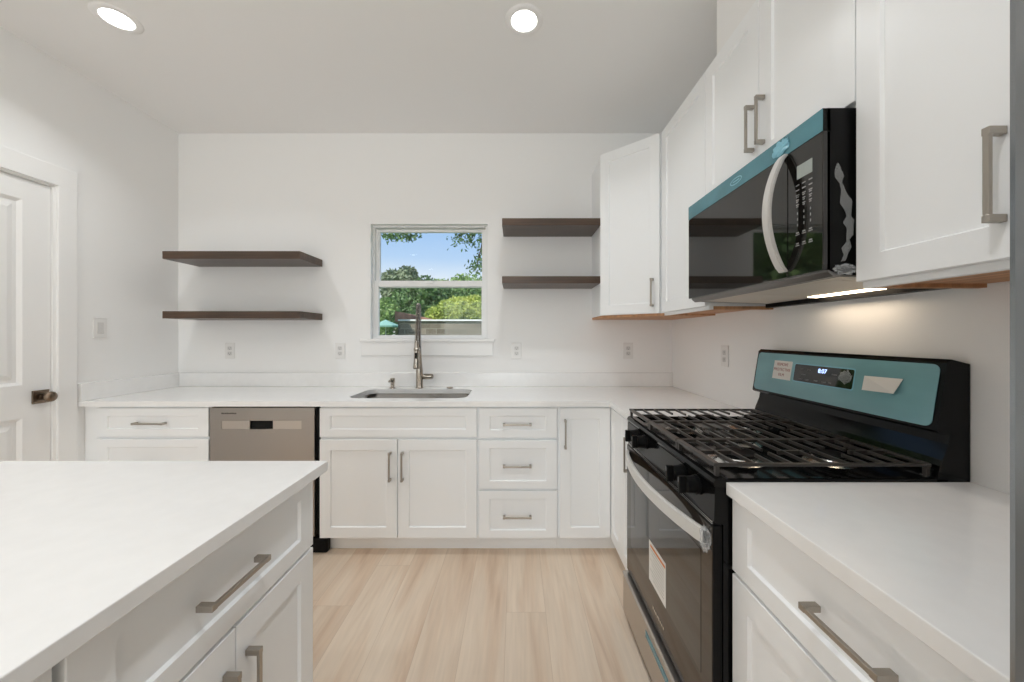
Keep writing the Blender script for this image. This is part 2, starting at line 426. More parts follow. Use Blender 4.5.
obj('sash_lock', BX(-0.69, -0.63, FY - 0.006, FY + 0.004, ZM + 0.006, ZM + 0.024, bev=0.003), 'vinyl', win)
bm = bmesh.new(); box(bm, WX0 - 0.075, WX1 + 0.055, YB - 0.028, YB + 0.002, WZ0 - 0.022, WZ0, bev=0.004)
box(bm, WX0 + 0.001, WX1 - 0.001, YB, FY + 0.01, WZ0 - 0.021, WZ0)
obj('window_sill', bm, 'trim', win)
obj('apron', BX(WX0 - 0.068, WX1 + 0.04, YB - 0.014, YB, WZ0 - 0.125, WZ0 - 0.022, bev=0.003), 'trim', win)

# ------------------------------------------------------------------ ceiling lights
def can_light(x, y, label):
    t = thing('ceiling_light', label, 'ceiling light', (x, y, ZC), 0, 'round recessed ceiling lights')
    bm = bmesh.new()
    prof = [(0.061, -0.0035), (0.067, -0.007), (0.088, -0.005), (0.093, 0.0)]
    seg = 48; R = []
    for r, z in prof: R.append([bm.verts.new((r * math.cos(2*PI*i/seg), r * math.sin(2*PI*i/seg), z)) for i in range(seg)])
    for a, b in zip(R, R[1:]):
        for i in range(seg): bm.faces.new((a[i], a[(i+1) % seg], b[(i+1) % seg], b[i]))
    bmesh.ops.recalc_face_normals(bm, faces=bm.faces)
    obj('trim_ring', bm, 'ceiling', t, smooth=True)
    bm = bmesh.new()
    bmesh.ops.create_circle(bm, cap_ends=True, segments=40, radius=0.0615)
    bmesh.ops.translate(bm, verts=bm.verts, vec=(0, 0, -0.004))
    for f in bm.faces:
        if f.normal.z > 0: f.normal_flip()
    obj('lens', bm, 'lens', t)
    return t
def can_lamp(x, y):
    l = bpy.data.lights.new('downlight', 'AREA'); l.shape = 'DISK'; l.size = 0.12; l.energy = CAN_W; l.spread = math.radians(125); l.color = (0.95, 0.98, 1.0)
    o = bpy.data.objects.new('downlight', l); COL.objects.link(o); o.location = (x, y, ZC - 0.0045)
for x in (-1.915, 0.039):
    for y in (1.79, 0.30, -1.20, -2.70): can_lamp(x, y)  # only the farthest row is in view; the other rows are added fill
c0 = can_light(-1.915, 1.786, 'lit round recessed ceiling light near the left wall')
dup(c0, (0.039, 1.797, ZC), 'lit round recessed ceiling light in the middle of the ceiling')
for x in (-1.915, 0.039):
    for y in (0.30, -1.20, -2.70):  # fixtures for the added lamps, all out of view
        dup(c0, (x, y, ZC), 'unseen round ceiling light added out of view for fill', 'added fill lights in the ceiling out of view')

# ------------------------------------------------------------------ cabinetry
def shaker(bm, x0, x1, z0, z1, y=0.0, t=0.019, rail=0.062, rec=0.008):
    """door or drawer front in the plane y..y-t facing -y"""
    f = y - t; i = f + rec; s = 0.004
    rail = min(rail, (z1 - z0) * 0.27)
    rx = min(0.062, (x1 - x0) * 0.25)
    O = [(x0, z0), (x1, z0), (x1, z1), (x0, z1)]
    I = [(x0 + rx, z0 + rail), (x1 - rx, z0 + rail), (x1 - rx, z1 - rail), (x0 + rx, z1 - rail)]
    J = [(x0 + rx + s, z0 + rail + s), (x1 - rx - s, z0 + rail + s), (x1 - rx - s, z1 - rail - s), (x0 + rx + s, z1 - rail - s)]
    b = 0.0015
    F = [(x0 + b, z0 + b), (x1 - b, z0 + b), (x1 - b, z1 - b), (x0 + b, z1 - b)]
    L = []
    for pts, yy in ((O, y), (O, f + b), (F, f), (I, f), (J, i)):
        L.append([bm.verts.new((p[0], yy, p[1])) for p in pts])
    for a, c in zip(L, L[1:]):
        for k in range(4): bm.faces.new((a[k], a[(k+1) % 4], c[(k+1) % 4], c[k]))
    bm.faces.new(L[-1]); bm.faces.new(list(reversed(L[0])))
    bmesh.ops.recalc_face_normals(bm, faces=bm.faces)

def pull(bm, cx, cz, y, length, vert):
    """bar pull standing off the plane y toward -y"""
    h = length / 2; fw = 0.0135; so = 0.032
    def B(a0, a1, b0, b1, y0, y1, bev):
        if vert: box(bm, cx + b0, cx + b1, y0, y1, cz + a0, cz + a1, bev=bev)
        else: box(bm, cx + a0, cx + a1, y0, y1, cz + b0, cz + b1, bev=bev)
    B(-h, -h + fw, -0.0062, 0.0062, y - so, y - 0.0002, 0.001)
    B(h - fw, h, -0.0062, 0.0062, y - so, y - 0.0002, 0.001)
    B(-h + fw - .001, h - fw + .001, -0.0048, 0.0048, y - so, y - so + 0.0075, 0.001)

def cabinet(label, loc, rz, W, D, z0, z1, fronts, toe=0.105, upper=False, name='base_cabinet', cat='cabinet', group=None, hollow=False):
    t = thing(name, label, cat, loc, rz, group)
    bm = bmesh.new(); zb = toe if not upper else z0 + 0.015
    if hollow:
        box(bm, 0, .018, 0, D, zb, z1); box(bm, W - .018, W, 0, D, zb, z1); box(bm, .018, W - .018, 0, D, zb, zb + .018)
        box(bm, .018, W - .018, 0, .018, zb + .018, z1); box(bm, .018, W - .018, D - .006, D, zb + .018, z1)
    else: box(bm, 0, W, 0, D, zb, z1)
    if upper: box(bm, 0, W, 0, 0.019, z0, z0 + 0.0148)
    obj('body', bm, 'cab', t)
    if not upper: obj('toe_kick', BX(0, W, 0.06, D, 0, toe - 0.0002), 'cab', t)
    else:
        bm = bmesh.new(); box(bm, 0.0, 0.018, 0.0195, D, z0, z0 + 0.0148); box(bm, W - 0.018, W, 0.0195, D, z0, z0 + 0.0148)
        box(bm, 0.018, W - 0.018, 0.0195, 0.035, z0, z0 + 0.0148)
        box(bm, 0.018, W - 0.018, 0.035, D, z0 + 0.010, z0 + 0.0148)
        obj('bottom_panel', bm, 'rawwood', t)
    for f in fronts:
        kind, x0, x1, a, b, pl = f
        bm = bmesh.new(); shaker(bm, x0, x1, a, b, y=-0.0008, rail=0.062 if b - a > 0.3 else 0.045)
        d = obj(kind, bm, 'cab', t)
        if pl:
            px, pz, ln, vert = pl
            bm = bmesh.new(); pull(bm, px, pz, -0.0198, ln, vert)
            obj('handle', bm, 'nickel', d)
    return t

YD = 2.190                                   # cabinet box face plane of the back run (doors stand 20 mm in front)
SD = 372 / (YD - 0.020)                      # px per metre at the door fronts
def PX(px): return (px - 516) / SD
def PZ(py): return H - (py - 335.8) / SD
Dp = YB - YD - 0.001
TOPZ = 0.8755
def backcab(label, xa, xb, fronts, **k):
    x0 = PX(xa); W = PX(xb) - x0
    fr = []
    for kind, fa, fb, ya, yb, pl in fronts:
        p = None
        if pl: p = (PX(pl[0]) - x0, PZ(pl[1]), pl[2], pl[3])
        fr.append((kind, PX(fa) - x0, PX(fb) - x0, PZ(yb), PZ(ya), p))
    return cabinet(label, (x0, YD, 0), 0, W, Dp, 0, TOPZ, fr, **k)

backcab('white drawer base cabinet left of the dishwasher', 95.5, 209.2,
        [('drawer', 96.5, 208.4, 408.2, 436.6, (151.5, 423, 0.180, False)), ('drawer', 96.5, 208.4, 439.4, 487, (150, 463, 0.186, False)),
         ('drawer', 96.5, 208.4, 489.5, 538.2, (150, 514, 0.186, False))])
backcab('white sink base cabinet with two doors under a wide false front', 318.8, 477.6,
        [('false_front', 319.5, 476.6, 408.2, 437.2, None),
         ('door', 319.5, 396.9, 439.8, 538.2, (390.5, 466, 0.168, True)), ('door', 398.1, 476.6, 439.8, 538.2, (402.8, 466, 0.168, True))], hollow=True)
backcab('white three-drawer base cabinet right of the sink cabinet', 477.7, 558.0,
        [('drawer', 479.0, 557.0, 408.2, 438.0, (517.2, 424, 0.166, False)), ('drawer', 479.0, 557.0, 440.6, 489.0, (517.2, 465.5, 0.166, False)),
         ('drawer', 479.0, 557.0, 491.2, 538.2, (517.2, 515.8, 0.166, False))])
# filler strip at the left wall
bm = bmesh.new(); box(bm, XL + 0.002, PX(95.2), YD, YD + 0.02, 0.105, TOPZ)
centre_origin(tag(obj('filler_panel', bm, 'cab'), 'narrow white filler strip between the left wall and the drawer cabinet', 'cabinet trim'))

# corner base (one thing, doors on both faces)
XD = 0.573                                   # box face plane of the right run
cb = thing('corner_base_cabinet', 'white L-shaped corner base cabinet with a tall pull on its left door', 'cabinet', (0.75, 2.4, 0))
x0 = PX(558.2); YC = 1.962
bm = bmesh.new()
prism(bm, [(x0, YD, .105), (XD, YD, .105), (XD, YC, .105), (XR - .001, YC, .105), (XR - .001, YB - .001, .105), (x0, YB - .001, .105)], (0, 0, TOPZ - .105))
obj('body', bm, 'cab', cb, world=True)
bm = bmesh.new()
prism(bm, [(x0, YD + .06, 0), (XD + .06, YD + .06, 0), (XD + .06, YC, 0), (XR - .001, YC, 0), (XR - .001, YB - .001, 0), (x0, YB - .001, 0)], (0, 0, .1048))
obj('toe_kick', bm, 'cab', cb, world=True)
bm = bmesh.new(); shaker(bm, PX(560), XD - 0.023, PZ(538.2), PZ(408.2), y=YD - .0008)
d1 = obj('door', bm, 'cab', cb, world=True)
bm = bmesh.new(); pull(bm, PX(565), PZ(433.5), YD - .0198, 0.168, True)
obj('handle', bm, 'nickel', d1, world=True)
RZ = -PI / 2                                 # local x -> world -y, facing -x
def right_mtx(x, y): return Matrix.Translation((x, y, 0)) @ Matrix.Rotation(RZ, 4, 'Z')
bm = bmesh.new(); shaker(bm, 0.022, YD - YC - 0.0015, PZ(538.2), PZ(408.2), y=-.0008)
bm.transform(right_mtx(XD, YD)); obj('door', bm, 'cab', cb, world=True)

DR = XR - XD - 0.001
cabinet('narrow white base cabinet between the corner and the range', (XD, YC - 0.0005, 0), RZ, YC - 1.714, DR, 0, TOPZ,
        [('door', 0.003, YC - 1.714 - 0.002, PZ(538.2), PZ(408.2), (0.158, PZ(408.2) - 0.155, 0.168, True))])
# near right base cabinet
YN0, YN1 = 0.955, 0.290
Wn = YN0 - YN1
cabinet('white base cabinet between the range and the refrigerator', (XD, YN0, 0), RZ, Wn, DR, 0, TOPZ,
        [('drawer', 0.003, Wn - 0.003, 0.687, 0.871, (Wn / 2 + 0.0100, 0.788, 0.151, False)),
         ('door', 0.003, Wn / 2 - 0.0015, 0.106, 0.678, (Wn / 2 - 0.03, 0.57, 0.168, True)), ('door', Wn / 2 + 0.0015, Wn - 0.003, 0.106, 0.678, (Wn / 2 + 0.03, 0.57, 0.168, True))])

# uppers
ZU0, ZU1 = 1.405, 2.492
XU = 0.880; DU = XR - XU - 0.001
du = (1.421, 2.488)
dc = thing('corner_wall_cabinet', 'tall white corner wall cabinet with an angled door and a small pull', 'cabinet', (0.95, 2.55, ZU0))
A = (0.571, YB - 0.305); Bp = (XU, 2.206)
poly = [(0.571, YB - .001), A, Bp, (XR - .001, Bp[1]), (XR - .001, YB - .001)]
bm = bmesh.new(); prism(bm, [(x, y, ZU0 + .015) for x, y in poly], (0, 0, ZU1 - ZU0 - .015)); obj('body', bm, 'cab', dc, world=True)
poly2 = [(0.573, YB - .001), (A[0] + .002, A[1] + .002), (Bp[0] + .002, Bp[1] + .002), (XR - .002, Bp[1] + .002), (XR - .002, YB - .002)]
bm = bmesh.new(); prism(bm, [(x, y, ZU0) for x, y in poly2], (0, 0, .0148)); obj('bottom_panel', bm, 'rawwood', dc, world=True)
dv = Vector((Bp[0] - A[0], Bp[1] - A[1], 0)); dl = dv.length; ang = math.atan2(dv.y, dv.x)
bm = bmesh.new(); shaker(bm, 0.004, dl - 0.022, *du, y=-.0008)
bm.transform(Matrix.Translation((A[0], A[1], 0)) @ Matrix.Rotation(ang, 4, 'Z')); d = obj('door', bm, 'cab', dc, world=True)
bm = bmesh.new(); pull(bm, dl - 0.062, 1.545, -.0198, 0.168, True)
bm.transform(Matrix.Translation((A[0], A[1], 0)) @ Matrix.Rotation(ang, 4, 'Z')); obj('handle', bm, 'nickel', d, world=True)

YM1, YM0 = 1.693, 0.9445                       # microwave bay
Y2 = 2.205
cabinet('tall white wall cabinet between the corner cabinet and the microwave', (XU, Y2, 0), RZ, Y2 - YM1 - .001, DU, ZU0, ZU1,
        [('door', 0.008, Y2 - YM1 - 0.003, *du, None)], upper=True, name='wall_cabinet')
Wm = YM1 - YM0
cabinet('white double-door wall cabinet above the microwave', (XU, YM1, 0), RZ, Wm, DU, 1.872, ZU1,
        [('door', 0.0015, Wm / 2 - .0015, 1.882, du[1], (Wm / 2 - 0.029, 2.034, 0.168, True)),
         ('door', Wm / 2 + .0015, Wm - .0015, 1.882, du[1], (Wm / 2 + 0.029, 2.034, 0.168, True))], upper=True, name='wall_cabinet')
Wq = 0.66
cabinet('white wall cabinet between the microwave and the refrigerator', (XU, YM0 - .001, 0), RZ, Wq, DU, ZU0, ZU1,
        [('door', 0.0015, Wq / 2 - .0015, *du, (Wq / 2 - 0.043, 1.569, 0.168, True)),
         ('door', Wq / 2 + .0015, Wq - .0015, *du, (Wq / 2 + 0.043, 1.569, 0.168, True))], upper=True, name='wall_cabinet')

# ------------------------------------------------------------------ worktops
ZT0, ZT1 = 0.876, 0.906
YS = 2.150; XS = 0.540
# sink cut-out
SX0, SX1, SY0, SY1 = -1.034, -0.304, 2.258, 2.640
def rrect(x0, x1, y0, y1, r, n=6):
    P = []
    for cx, cy, a in ((x1 - r, y1 - r, 0), (x0 + r, y1 - r, 90), (x0 + r, y0 + r, 180), (x1 - r, y0 + r, 270)):
        for i in range(n + 1):
            th = math.radians(a + 90 * i / n); P.append((cx + r * math.cos(th), cy + r * math.sin(th)))
    return P
def slab_with_hole(outer, hole, z0, z1):
    """hole runs counter-clockwise from its rear right corner; the slab is cut into two pieces of one mesh left and right of it"""
    bm = bmesh.new()
    hx = [p[0] for p in hole]; xm = (min(hx) + max(hx)) / 2
    ys, yb = outer[0][1], max(p[1] for p in outer)
    n = len(hole); q = n // 4
    left = hole[q:3*q]; right = hole[3*q:] + hole[:q]      # rear-left..front-left, front-right..rear-right
    pl = [(xm, yb), (xm, left[0][1])] + left + [(xm, left[-1][1]), (xm, ys), outer[0], outer[-1]]
    pr = [(xm, ys), (xm, right[0][1])] + right + [(xm, right[-1][1]), (xm, yb)] + [outer[4], outer[3], outer[2], outer[1]]
    for P in (pl, pr):
        a = [bm.verts.new((x, y, z0)) for x, y in P]; b = [bm.verts.new((x, y, z1)) for x, y in P]
        bm.faces.new(a); bm.faces.new(list(reversed(b)))
        m = len(P)
        for i in range(m):
            j = (i + 1) % m
            if abs(P[i][0] - xm) < 1e-6 and abs(P[j][0] - xm) < 1e-6: continue
            bm.faces.new((a[i], b[i], b[j], a[j]))
    bmesh.ops.remove_doubles(bm, verts=bm.verts, dist=1e-5)
    bmesh.ops.recalc_face_normals(bm, faces=bm.faces)
    return bm
outer = [(XL + .002, YS), (XS, YS), (XS, 1.712), (XR - .001, 1.712), (XR - .001, YB - .001), (XL + .002, YB - .001)]
bm = slab_with_hole(outer, rrect(SX0, SX1, SY0, SY1, 0.075), ZT0, ZT1)
tag(centre_origin(obj('countertop', bm, 'quartz')), 'white quartz worktop along the back wall with the sink cut into it', 'countertop')
bm = bmesh.new(); box(bm, XS, XR - .001, 0.288, 0.9572, ZT0 + .001, ZT1 + .003, bev=0.002)
tag(centre_origin(obj('countertop', bm, 'quartz')), 'white quartz worktop between the range and the refrigerator', 'countertop')
bm = bmesh.new(); box(bm, XL + .024, XR - .001, YB - .021, YB - .001, ZT1 + .0003, ZT1 + 0.102, bev=0.0015)
tag(centre_origin(obj('backsplash', bm, 'quartz')), 'low white quartz upstand along the back wall', 'backsplash')
bm = bmesh.new(); box(bm, XL + .001, XL + .023, YS + .002, YB - .001, ZT1 + .0003, ZT1 + 0.102, bev=0.0015)
tag(centre_origin(obj('backsplash', bm, 'quartz')), 'short white quartz upstand along the left wall', 'backsplash')

# sink basin
sk = thing('kitchen_sink', 'undermount stainless steel sink below the window', 'sink', ((SX0 + SX1) / 2, (SY0 + SY1) / 2, ZT0 - 0.2))
bm = bmesh.new()
P0 = rrect(SX0 - .012, SX1 + .012, SY0 - .012, SY1 + .012, .055); P1 = rrect(SX0 + .004, SX1 - .004, SY0 + .004, SY1 - .004, .05)
P2 = rrect(SX0 + .006, SX1 - .006, SY0 + .006, SY1 - .006, .05); P3 = rrect(SX0 + .04, SX1 - .04, SY0 + .04, SY1 - .04, .05)
Ls = [[bm.verts.new((x, y, z)) for x, y in P] for P, z in ((P0, ZT0 - .0006), (P1, ZT0 - .0006), (P2, ZT0 - .175), (P3, ZT0 - .20))]
for a, b in zip(Ls, Ls[1:]):
    for i in range(len(a)): bm.faces.new((a[i], a[(i+1) % len(a)], b[(i+1) % len(a)], b[i]))
bm.faces.new(Ls[-1]); bmesh.ops.recalc_face_normals(bm, faces=bm.faces)
obj('basin', bm, 'sink_steel', sk, world=True, smooth=True)
bm = bmesh.new(); cx, cy = (SX0 + SX1) / 2, SY1 - 0.12
tube(bm, [(cx, cy, ZT0 - .1995), (cx, cy, ZT0 - .195), (cx, cy, ZT0 - .197)], [0.055, 0.05, 0.035], 24)
obj('drain', bm, 'steel_light', sk, world=True, smooth=True)

# ------------------------------------------------------------------ faucet
FX, FYY = -0.698, 2.690
fc = thing('faucet', 'brushed nickel spring pull-down kitchen faucet behind the sink', 'faucet', (FX, FYY, ZT1))
def Fp(x, y, z): return (x, y, z)
bm = bmesh.new()
tube(bm, [(0, 0, 0), (0, 0, .006), (0, 0, .008), (0, 0, .13), (0, 0, .15), (0, 0, .22), (0, 0, .30)], [.029, .029, .025, .025, .021, .015, .0125], 24)
obj('body', bm, 'faucet', fc, smooth=True)
# lever
bm = bmesh.new()
tube(bm, [(0.018, 0, .085), (0.035, 0, .085), (.085, 0, .085), (.098, 0, .086), (.102, 0, .086)], [.017, .020, .020, .016, .006], 18)
obj('lever', bm, 'faucet', fc, smooth=True)
# spring arch: rises, bends toward the sink and comes down
arch = []
R = 0.085
for i in range(9): arch.append(Vector((0, 0, .30 + .21 * i / 8)))
for i in range(1, 25):
    th = PI * i / 24; arch.append(Vector((0.016 * (1 - math.cos(th)) , -R * (1 - math.cos(th)), .51 + R * math.sin(th))))
for i in range(1, 9): arch.append(Vector((0.032 - 0.001 * i, -2 * R, .51 - .17 * i / 8)))
bm = bmesh.new(); tube(bm, arch, .0062, 10); obj('hose', bm, 'blackmatte', fc, smooth=True)
bm = bmesh.new()
# coil around the arch
L = [0]
for a, b in zip(arch, arch[1:]): L.append(L[-1] + (b - a).length)
tot = L[-1]; turns = int(tot / 0.0085); coil = []
def at(s):
    for i in range(len(L) - 1):
        if L[i + 1] >= s: 
            f = (s - L[i]) / (L[i+1] - L[i]); p = arch[i].lerp(arch[i+1], f); t = (arch[i+1] - arch[i]).normalized(); return p, t
    return arch[-1], (arch[-1] - arch[-2]).normalized()
NS = turns * 8
for k in range(NS + 1):
    p, t = at(tot * k / NS); u = Vector((1, 0, 0)); u = (u - t * u.dot(t)).normalized(); v = t.cross(u)
    a = 2 * PI * turns * k / NS; coil.append(p + 0.0125 * (math.cos(a) * u + math.sin(a) * v))
tube(bm, coil, .0022, 5); obj('spring', bm, 'faucet', fc, smooth=True)
bm = bmesh.new()
hx, hy = 0.024, -2 * R
tube(bm, [(hx, hy, .345), (hx, hy, .33), (hx, hy, .30), (hx, hy, .22), (hx, hy, .165), (hx, hy, .155)], [.011, .014, .015, .017, .023, .021], 20)
obj('spray_head', bm, 'faucet', fc, smooth=True)
bm = bmesh.new(); box(bm, hx - .007, hx + .007, hy - .0195, hy - .012, .225, .265, bev=.002); obj('spray_button', bm, 'blackmatte', fc)
bm = bmesh.new(); tube(bm, [(0, 0, .275), (.004, -.06, .28), (hx, hy + .012, .285)], .006, 10)
bmesh.ops.recalc_face_normals(bm, faces=bm.faces)
tube(bm, [(hx, hy, .276), (hx, hy, .296)], .0185, 20)
obj('holder_arm', bm, 'faucet', fc, smooth=True)

sd = thing('soap_dispenser', 'short brushed nickel soap dispenser left of the faucet', 'soap dispenser', (-0.893, 2.69, ZT1))
bm = bmesh.new(); tube(bm, [(0, 0, 0), (0, 0, .005), (0, 0, .008), (0, 0, .04), (0, 0, .042), (0, 0, .07), (0, 0, .074)], [.022, .022, .013, .013, .017, .017, .012], 18)
obj('body', bm, 'faucet', sd, smooth=True)
bm = bmesh.new(); tube(bm, [(0, -.012, .06), (-.006, -.05, .058), (-.007, -.056, .052)], [.008, .006, .006], 10); obj('spout', bm, 'faucet', sd, smooth=True)
bm = bmesh.new(); tube(bm, [(0, 0, 0), (0, 0, .006), (0, 0, .009)], [.023, .023, .016], 20)
o = obj('air_switch_button', bm, 'faucet', smooth=True); o.location = (-0.478, 2.69, ZT1 + .0002)
tag(o, 'flat round metal sink button right of the faucet', 'button')

# ------------------------------------------------------------------ dishwasher
dwx0, dwx1 = PX(209.6), PX(318.6)
dw = thing('dishwasher', 'stainless steel dishwasher between the drawer and sink cabinets', 'dishwasher', ((dwx0 + dwx1) / 2, YD, 0))
bm = bmesh.new(); box(bm, dwx0 + .002, dwx1 - .002, YD + .02, YB - .03, .10, .868); box(bm, dwx1 - .022, dwx1 - .003, YD - .006, YD + .02, .12, .866)
box(bm, dwx0 + .006, dwx1 - .006, YD + .002, YD + .02, .858, .872)
obj('tub', bm, 'blackmatte', dw, world=True)
xa, xb = PX(210.0), PX(314.6)
pz0, pz1 = PZ(429), PZ(420.8)
px0, px1 = PX(222), PX(301.6)
yf = YD - .022
bm = bmesh.new()
zt = 0.866
box(bm, xa, xb, yf, YD + .018, .115, pz0 - .0005, bev=.0015); box(bm, xa, xb, yf, YD + .018, pz1 + .0005, zt, bev=.0015)
box(bm, xa, px0 - .0005, yf, YD + .018, pz0 - .001, pz1 + .001); box(bm, px1 + .0005, xb, yf, YD + .018, pz0 - .001, pz1 + .001)
obj('door', bm, 'steel', dw, world=True)
bm = bmesh.new(); m0, m1 = PX(249.8), PX(273)

for q0, q1 in ((px0, m0), (m1, px1)): obj('handle_strip', BX(q0, q1, yf + .0015, YD + .016, pz0, pz1), 'drawer_steel', dw, world=True)
bm = bmesh.new(); box(bm, m0 + .0002, m1 - .0002, yf + .012, YD + .016, pz0 - .0, pz1)
obj('handle_pocket', bm, 'black', dw, world=True)
bm = bmesh.new()
for i in range(9):
    a = PX(221.8) + i * 0.0098; box(bm, a, a + .0074, yf - .0006, yf + .001, PZ(414.0), PZ(412.6) - (0.001 if i % 3 else 0))
obj('nameplate', bm, 'ink', dw, world=True)
bm = bmesh.new(); box(bm, dwx0 + .01, dwx1 + .035, YD + .008, YD + .057, 0.0, .094, bev=.01)
obj('base_panel', bm, 'blackmatte', dw, world=True)

# ------------------------------------------------------------------ island
IX = -0.620; ISX = -0.571; IY1 = 1.104; IY0 = 0.492
RI = PI / 2
def island_cab(label, ya, yb, fr):
    W = yb - ya
    return cabinet(label, (IX, ya, 0), RI, W, 0.60, 0, TOPZ, fr)
W = IY1 - IY0
cabinet('white island cabinet with a wide drawer above two doors at the far end', (IX, IY0, 0), RI, W, 0.60, 0, TOPZ,
        [('drawer', 0.004, W - .003, 0.668, 0.870, (W / 2 - .018, 0.772, 0.168, False)),
         ('door', 0.004, W / 2 - .0015, 0.106, 0.660, (W / 2 - 0.032, 0.505, 0.168, True)), ('door', W / 2 + .0015, W - .003, 0.106, 0.660, (W / 2 + 0.032, 0.505, 0.168, True))])
W2 = 0.61
cabinet('white island cabinet at the near end beside the photographer', (IX, IY0 - W2 - .006, 0), RI, W2, 0.60, 0, TOPZ,
        [('drawer', 0.003, W2 - .004, 0.668, 0.870, (W2 / 2, 0.772, 0.168, False)),
         ('door', 0.003, W2 / 2 - .0015, 0.106, 0.660, (W2 / 2 - 0.032, 0.505, 0.168, True)), ('door', W2 / 2 + .0015, W2 - .004, 0.106, 0.660, (W2 / 2 + 0.032, 0.505, 0.168, True))])
bm = bmesh.new(); box(bm, -1.62, ISX, -0.75, 1.129, ZT0, ZT1, bev=0.0018)
tag(centre_origin(obj('island_countertop', bm, 'quartz')), 'large white quartz island worktop in the left foreground', 'countertop')
bm = bmesh.new(); box(bm, -1.238, -1.222, IY0 - W2, IY1, 0, TOPZ)
tag(centre_origin(obj('island_back_panel', bm, 'cab')), 'white back panel of the island facing the left wall', 'cabinet trim')

# ------------------------------------------------------------------ floating shelves
SY = YB - 0.292
def shelf(label, xa, xb, z0, th=.050):
    bm = bmesh.new(); box(bm, xa, xb, SY, YB - .001, z0, z0 + th, bev=.0015)
    return tag(centre_origin(obj('floating_shelf', bm, 'shelf')), label, 'shelf', 'dark wooden floating shelves')
shelf('upper dark walnut floating shelf left of the window', -2.383, -1.455, 1.804, .052)
shelf('lower dark walnut floating shelf left of the window', -2.383, -1.455, 1.402, .049)
shelf('upper dark walnut floating shelf right of the window', -0.094, 0.5695, 2.030, .048)
shelf('lower dark walnut floating shelf right of the window', -0.094, 0.5695, 1.639, .048)

# ------------------------------------------------------------------ outlets and switch
def outlet(label, loc, rz, kind='outlet'):
    t = thing('wall_outlet' if kind == 'outlet' else 'light_switch', label, 'outlet' if kind == 'outlet' else 'light switch', loc, rz, 'white wall outlets' if kind == 'outlet' else None)
    obj('plate', BX(-.037, .037, -.006, -.0003, -.060, .060, bev=.003), 'plate', t)
    if kind == 'outlet':
        for s in (-1, 1):
            bm = bmesh.new(); prism(bm, [(x, -.0058, y + s * .0195) for x, y in rrect(-.0165, .0165, -.0145, .0145, .008, 4)], (0, -.0016, 0))
            r = obj('receptacle', bm, 'plate_dark', t)
            bm = bmesh.new()
            box(bm, -.0075, -.0058, -.0080, -.0074, s * .0195 - .002, s * .0195 + .006); box(bm, .0058, .0075, -.0080, -.0074, s * .0195 - .001, s * .0195 + .006)
            box(bm, -.002, .002, -.0080, -.0074, s * .0195 - .010, s * .0195 - .006)
            obj('slots', bm, 'slot', r)
    else:
        bm = bmesh.new(); prism(bm, [(-.0165, -.0058, -.034), (-.0165, -.0095, -.032), (-.0165, -.0068, .0), (-.0165, -.0078, .034), (-.0165, -.0058, .034)], (.033, 0, 0))
        obj('rocker', bm, 'plate_dark', t)
    return t
for px, lab in ((230.3, 'white wall outlet below the left shelves'), (340.3, 'white wall outlet just left of the window'), (516.5, 'white wall outlet just right of the window'), (628, 'white wall outlet under the corner wall cabinet')):
    outlet(lab, ((px - 516) / 132.95, YB, 1.172), 0)
outlet('white wall outlet on the right wall above the worktop beside the range', (XR, 2.085, 1.172), RZ)
outlet('white light switch beside the door', (XL, 2.268, 1.332), PI / 2, 'switch')

# ------------------------------------------------------------------ range
RY0, RY1 = 0.9578, 1.704; RYC = (RY0 + RY1) / 2
rg = thing('gas_range', 'black freestanding gas range with blue film on its backguard', 'range', (0.85, RYC, 0))
bm = bmesh.new(); box(bm, .535, XR - .012, RY0 + .002, RY1 - .002, .045, .893)
obj('body', bm, 'black', rg, world=True)
for fx in (.56, 1.12):
    for fy in (RY0 + .04, RY1 - .04):
        bm = bmesh.new(); tube(bm, [(fx, fy, 0), (fx, fy, .012), (fx, fy, .046)], [.018, .018, .01], 12); obj('foot', bm, 'blackmatte', rg, world=True)
# cooktop with raised rim
bm = bmesh.new()
box(bm, .545, 1.10, RY0 + .01, RY1 - .01, .8935, .904)
prism(bm, [(.512, RY0, .896), (.509, RY0, .905), (.513, RY0, .915), (.522, RY0, .919), (.545, RY0, .916), (.552, RY0, .904), (.552, RY0, .8935), (.515, RY0, .8935)], (0, RY1 - RY0, 0))
box(bm, .545, 1.115, RY0, RY0 + .018, .8935, .917, bev=.003); box(bm, .545, 1.115, RY1 - .018, RY1, .8935, .917, bev=.003)
obj('cooktop', bm, 'black', rg, world=True)
# control panel
bm = bmesh.new()
prism(bm, [(.535, RY0, .798), (.514, RY0, .800), (.510, RY0, .806), (.512, RY0, .893), (.535, RY0, .893)], (0, RY1 - RY0, 0))
cp = obj('control_panel', bm, 'black', rg, world=True)
bm = bmesh.new()
for z in (.7965, .8015): box(bm, .5085, .5115, RY0 + .01, RY1 - .01, z, z + .0018)
obj('trim_strip', bm, 'steel_light', cp, world=True)
for ky in (1.560, 1.470, 1.135, 1.050):
    bm = bmesh.new()
    z = .866
    tube(bm, [(.511, ky, z), (.504, ky, z), (.503, ky, z), (.478, ky, z), (.476, ky, z)], [.027, .027, .024, .0225, .020], 24)
    box(bm, .458, .480, ky - .0065, ky + .0065, z - .024, z + .024, bev=.003)
    k = obj('knob', bm, 'blackmatte', rg, world=True)
    bm = bmesh.new(); box(bm, .4572, .4582, ky - .001, ky + .001, z + .008, z + .021)
    obj('pointer', bm, 'marks', k, world=True)
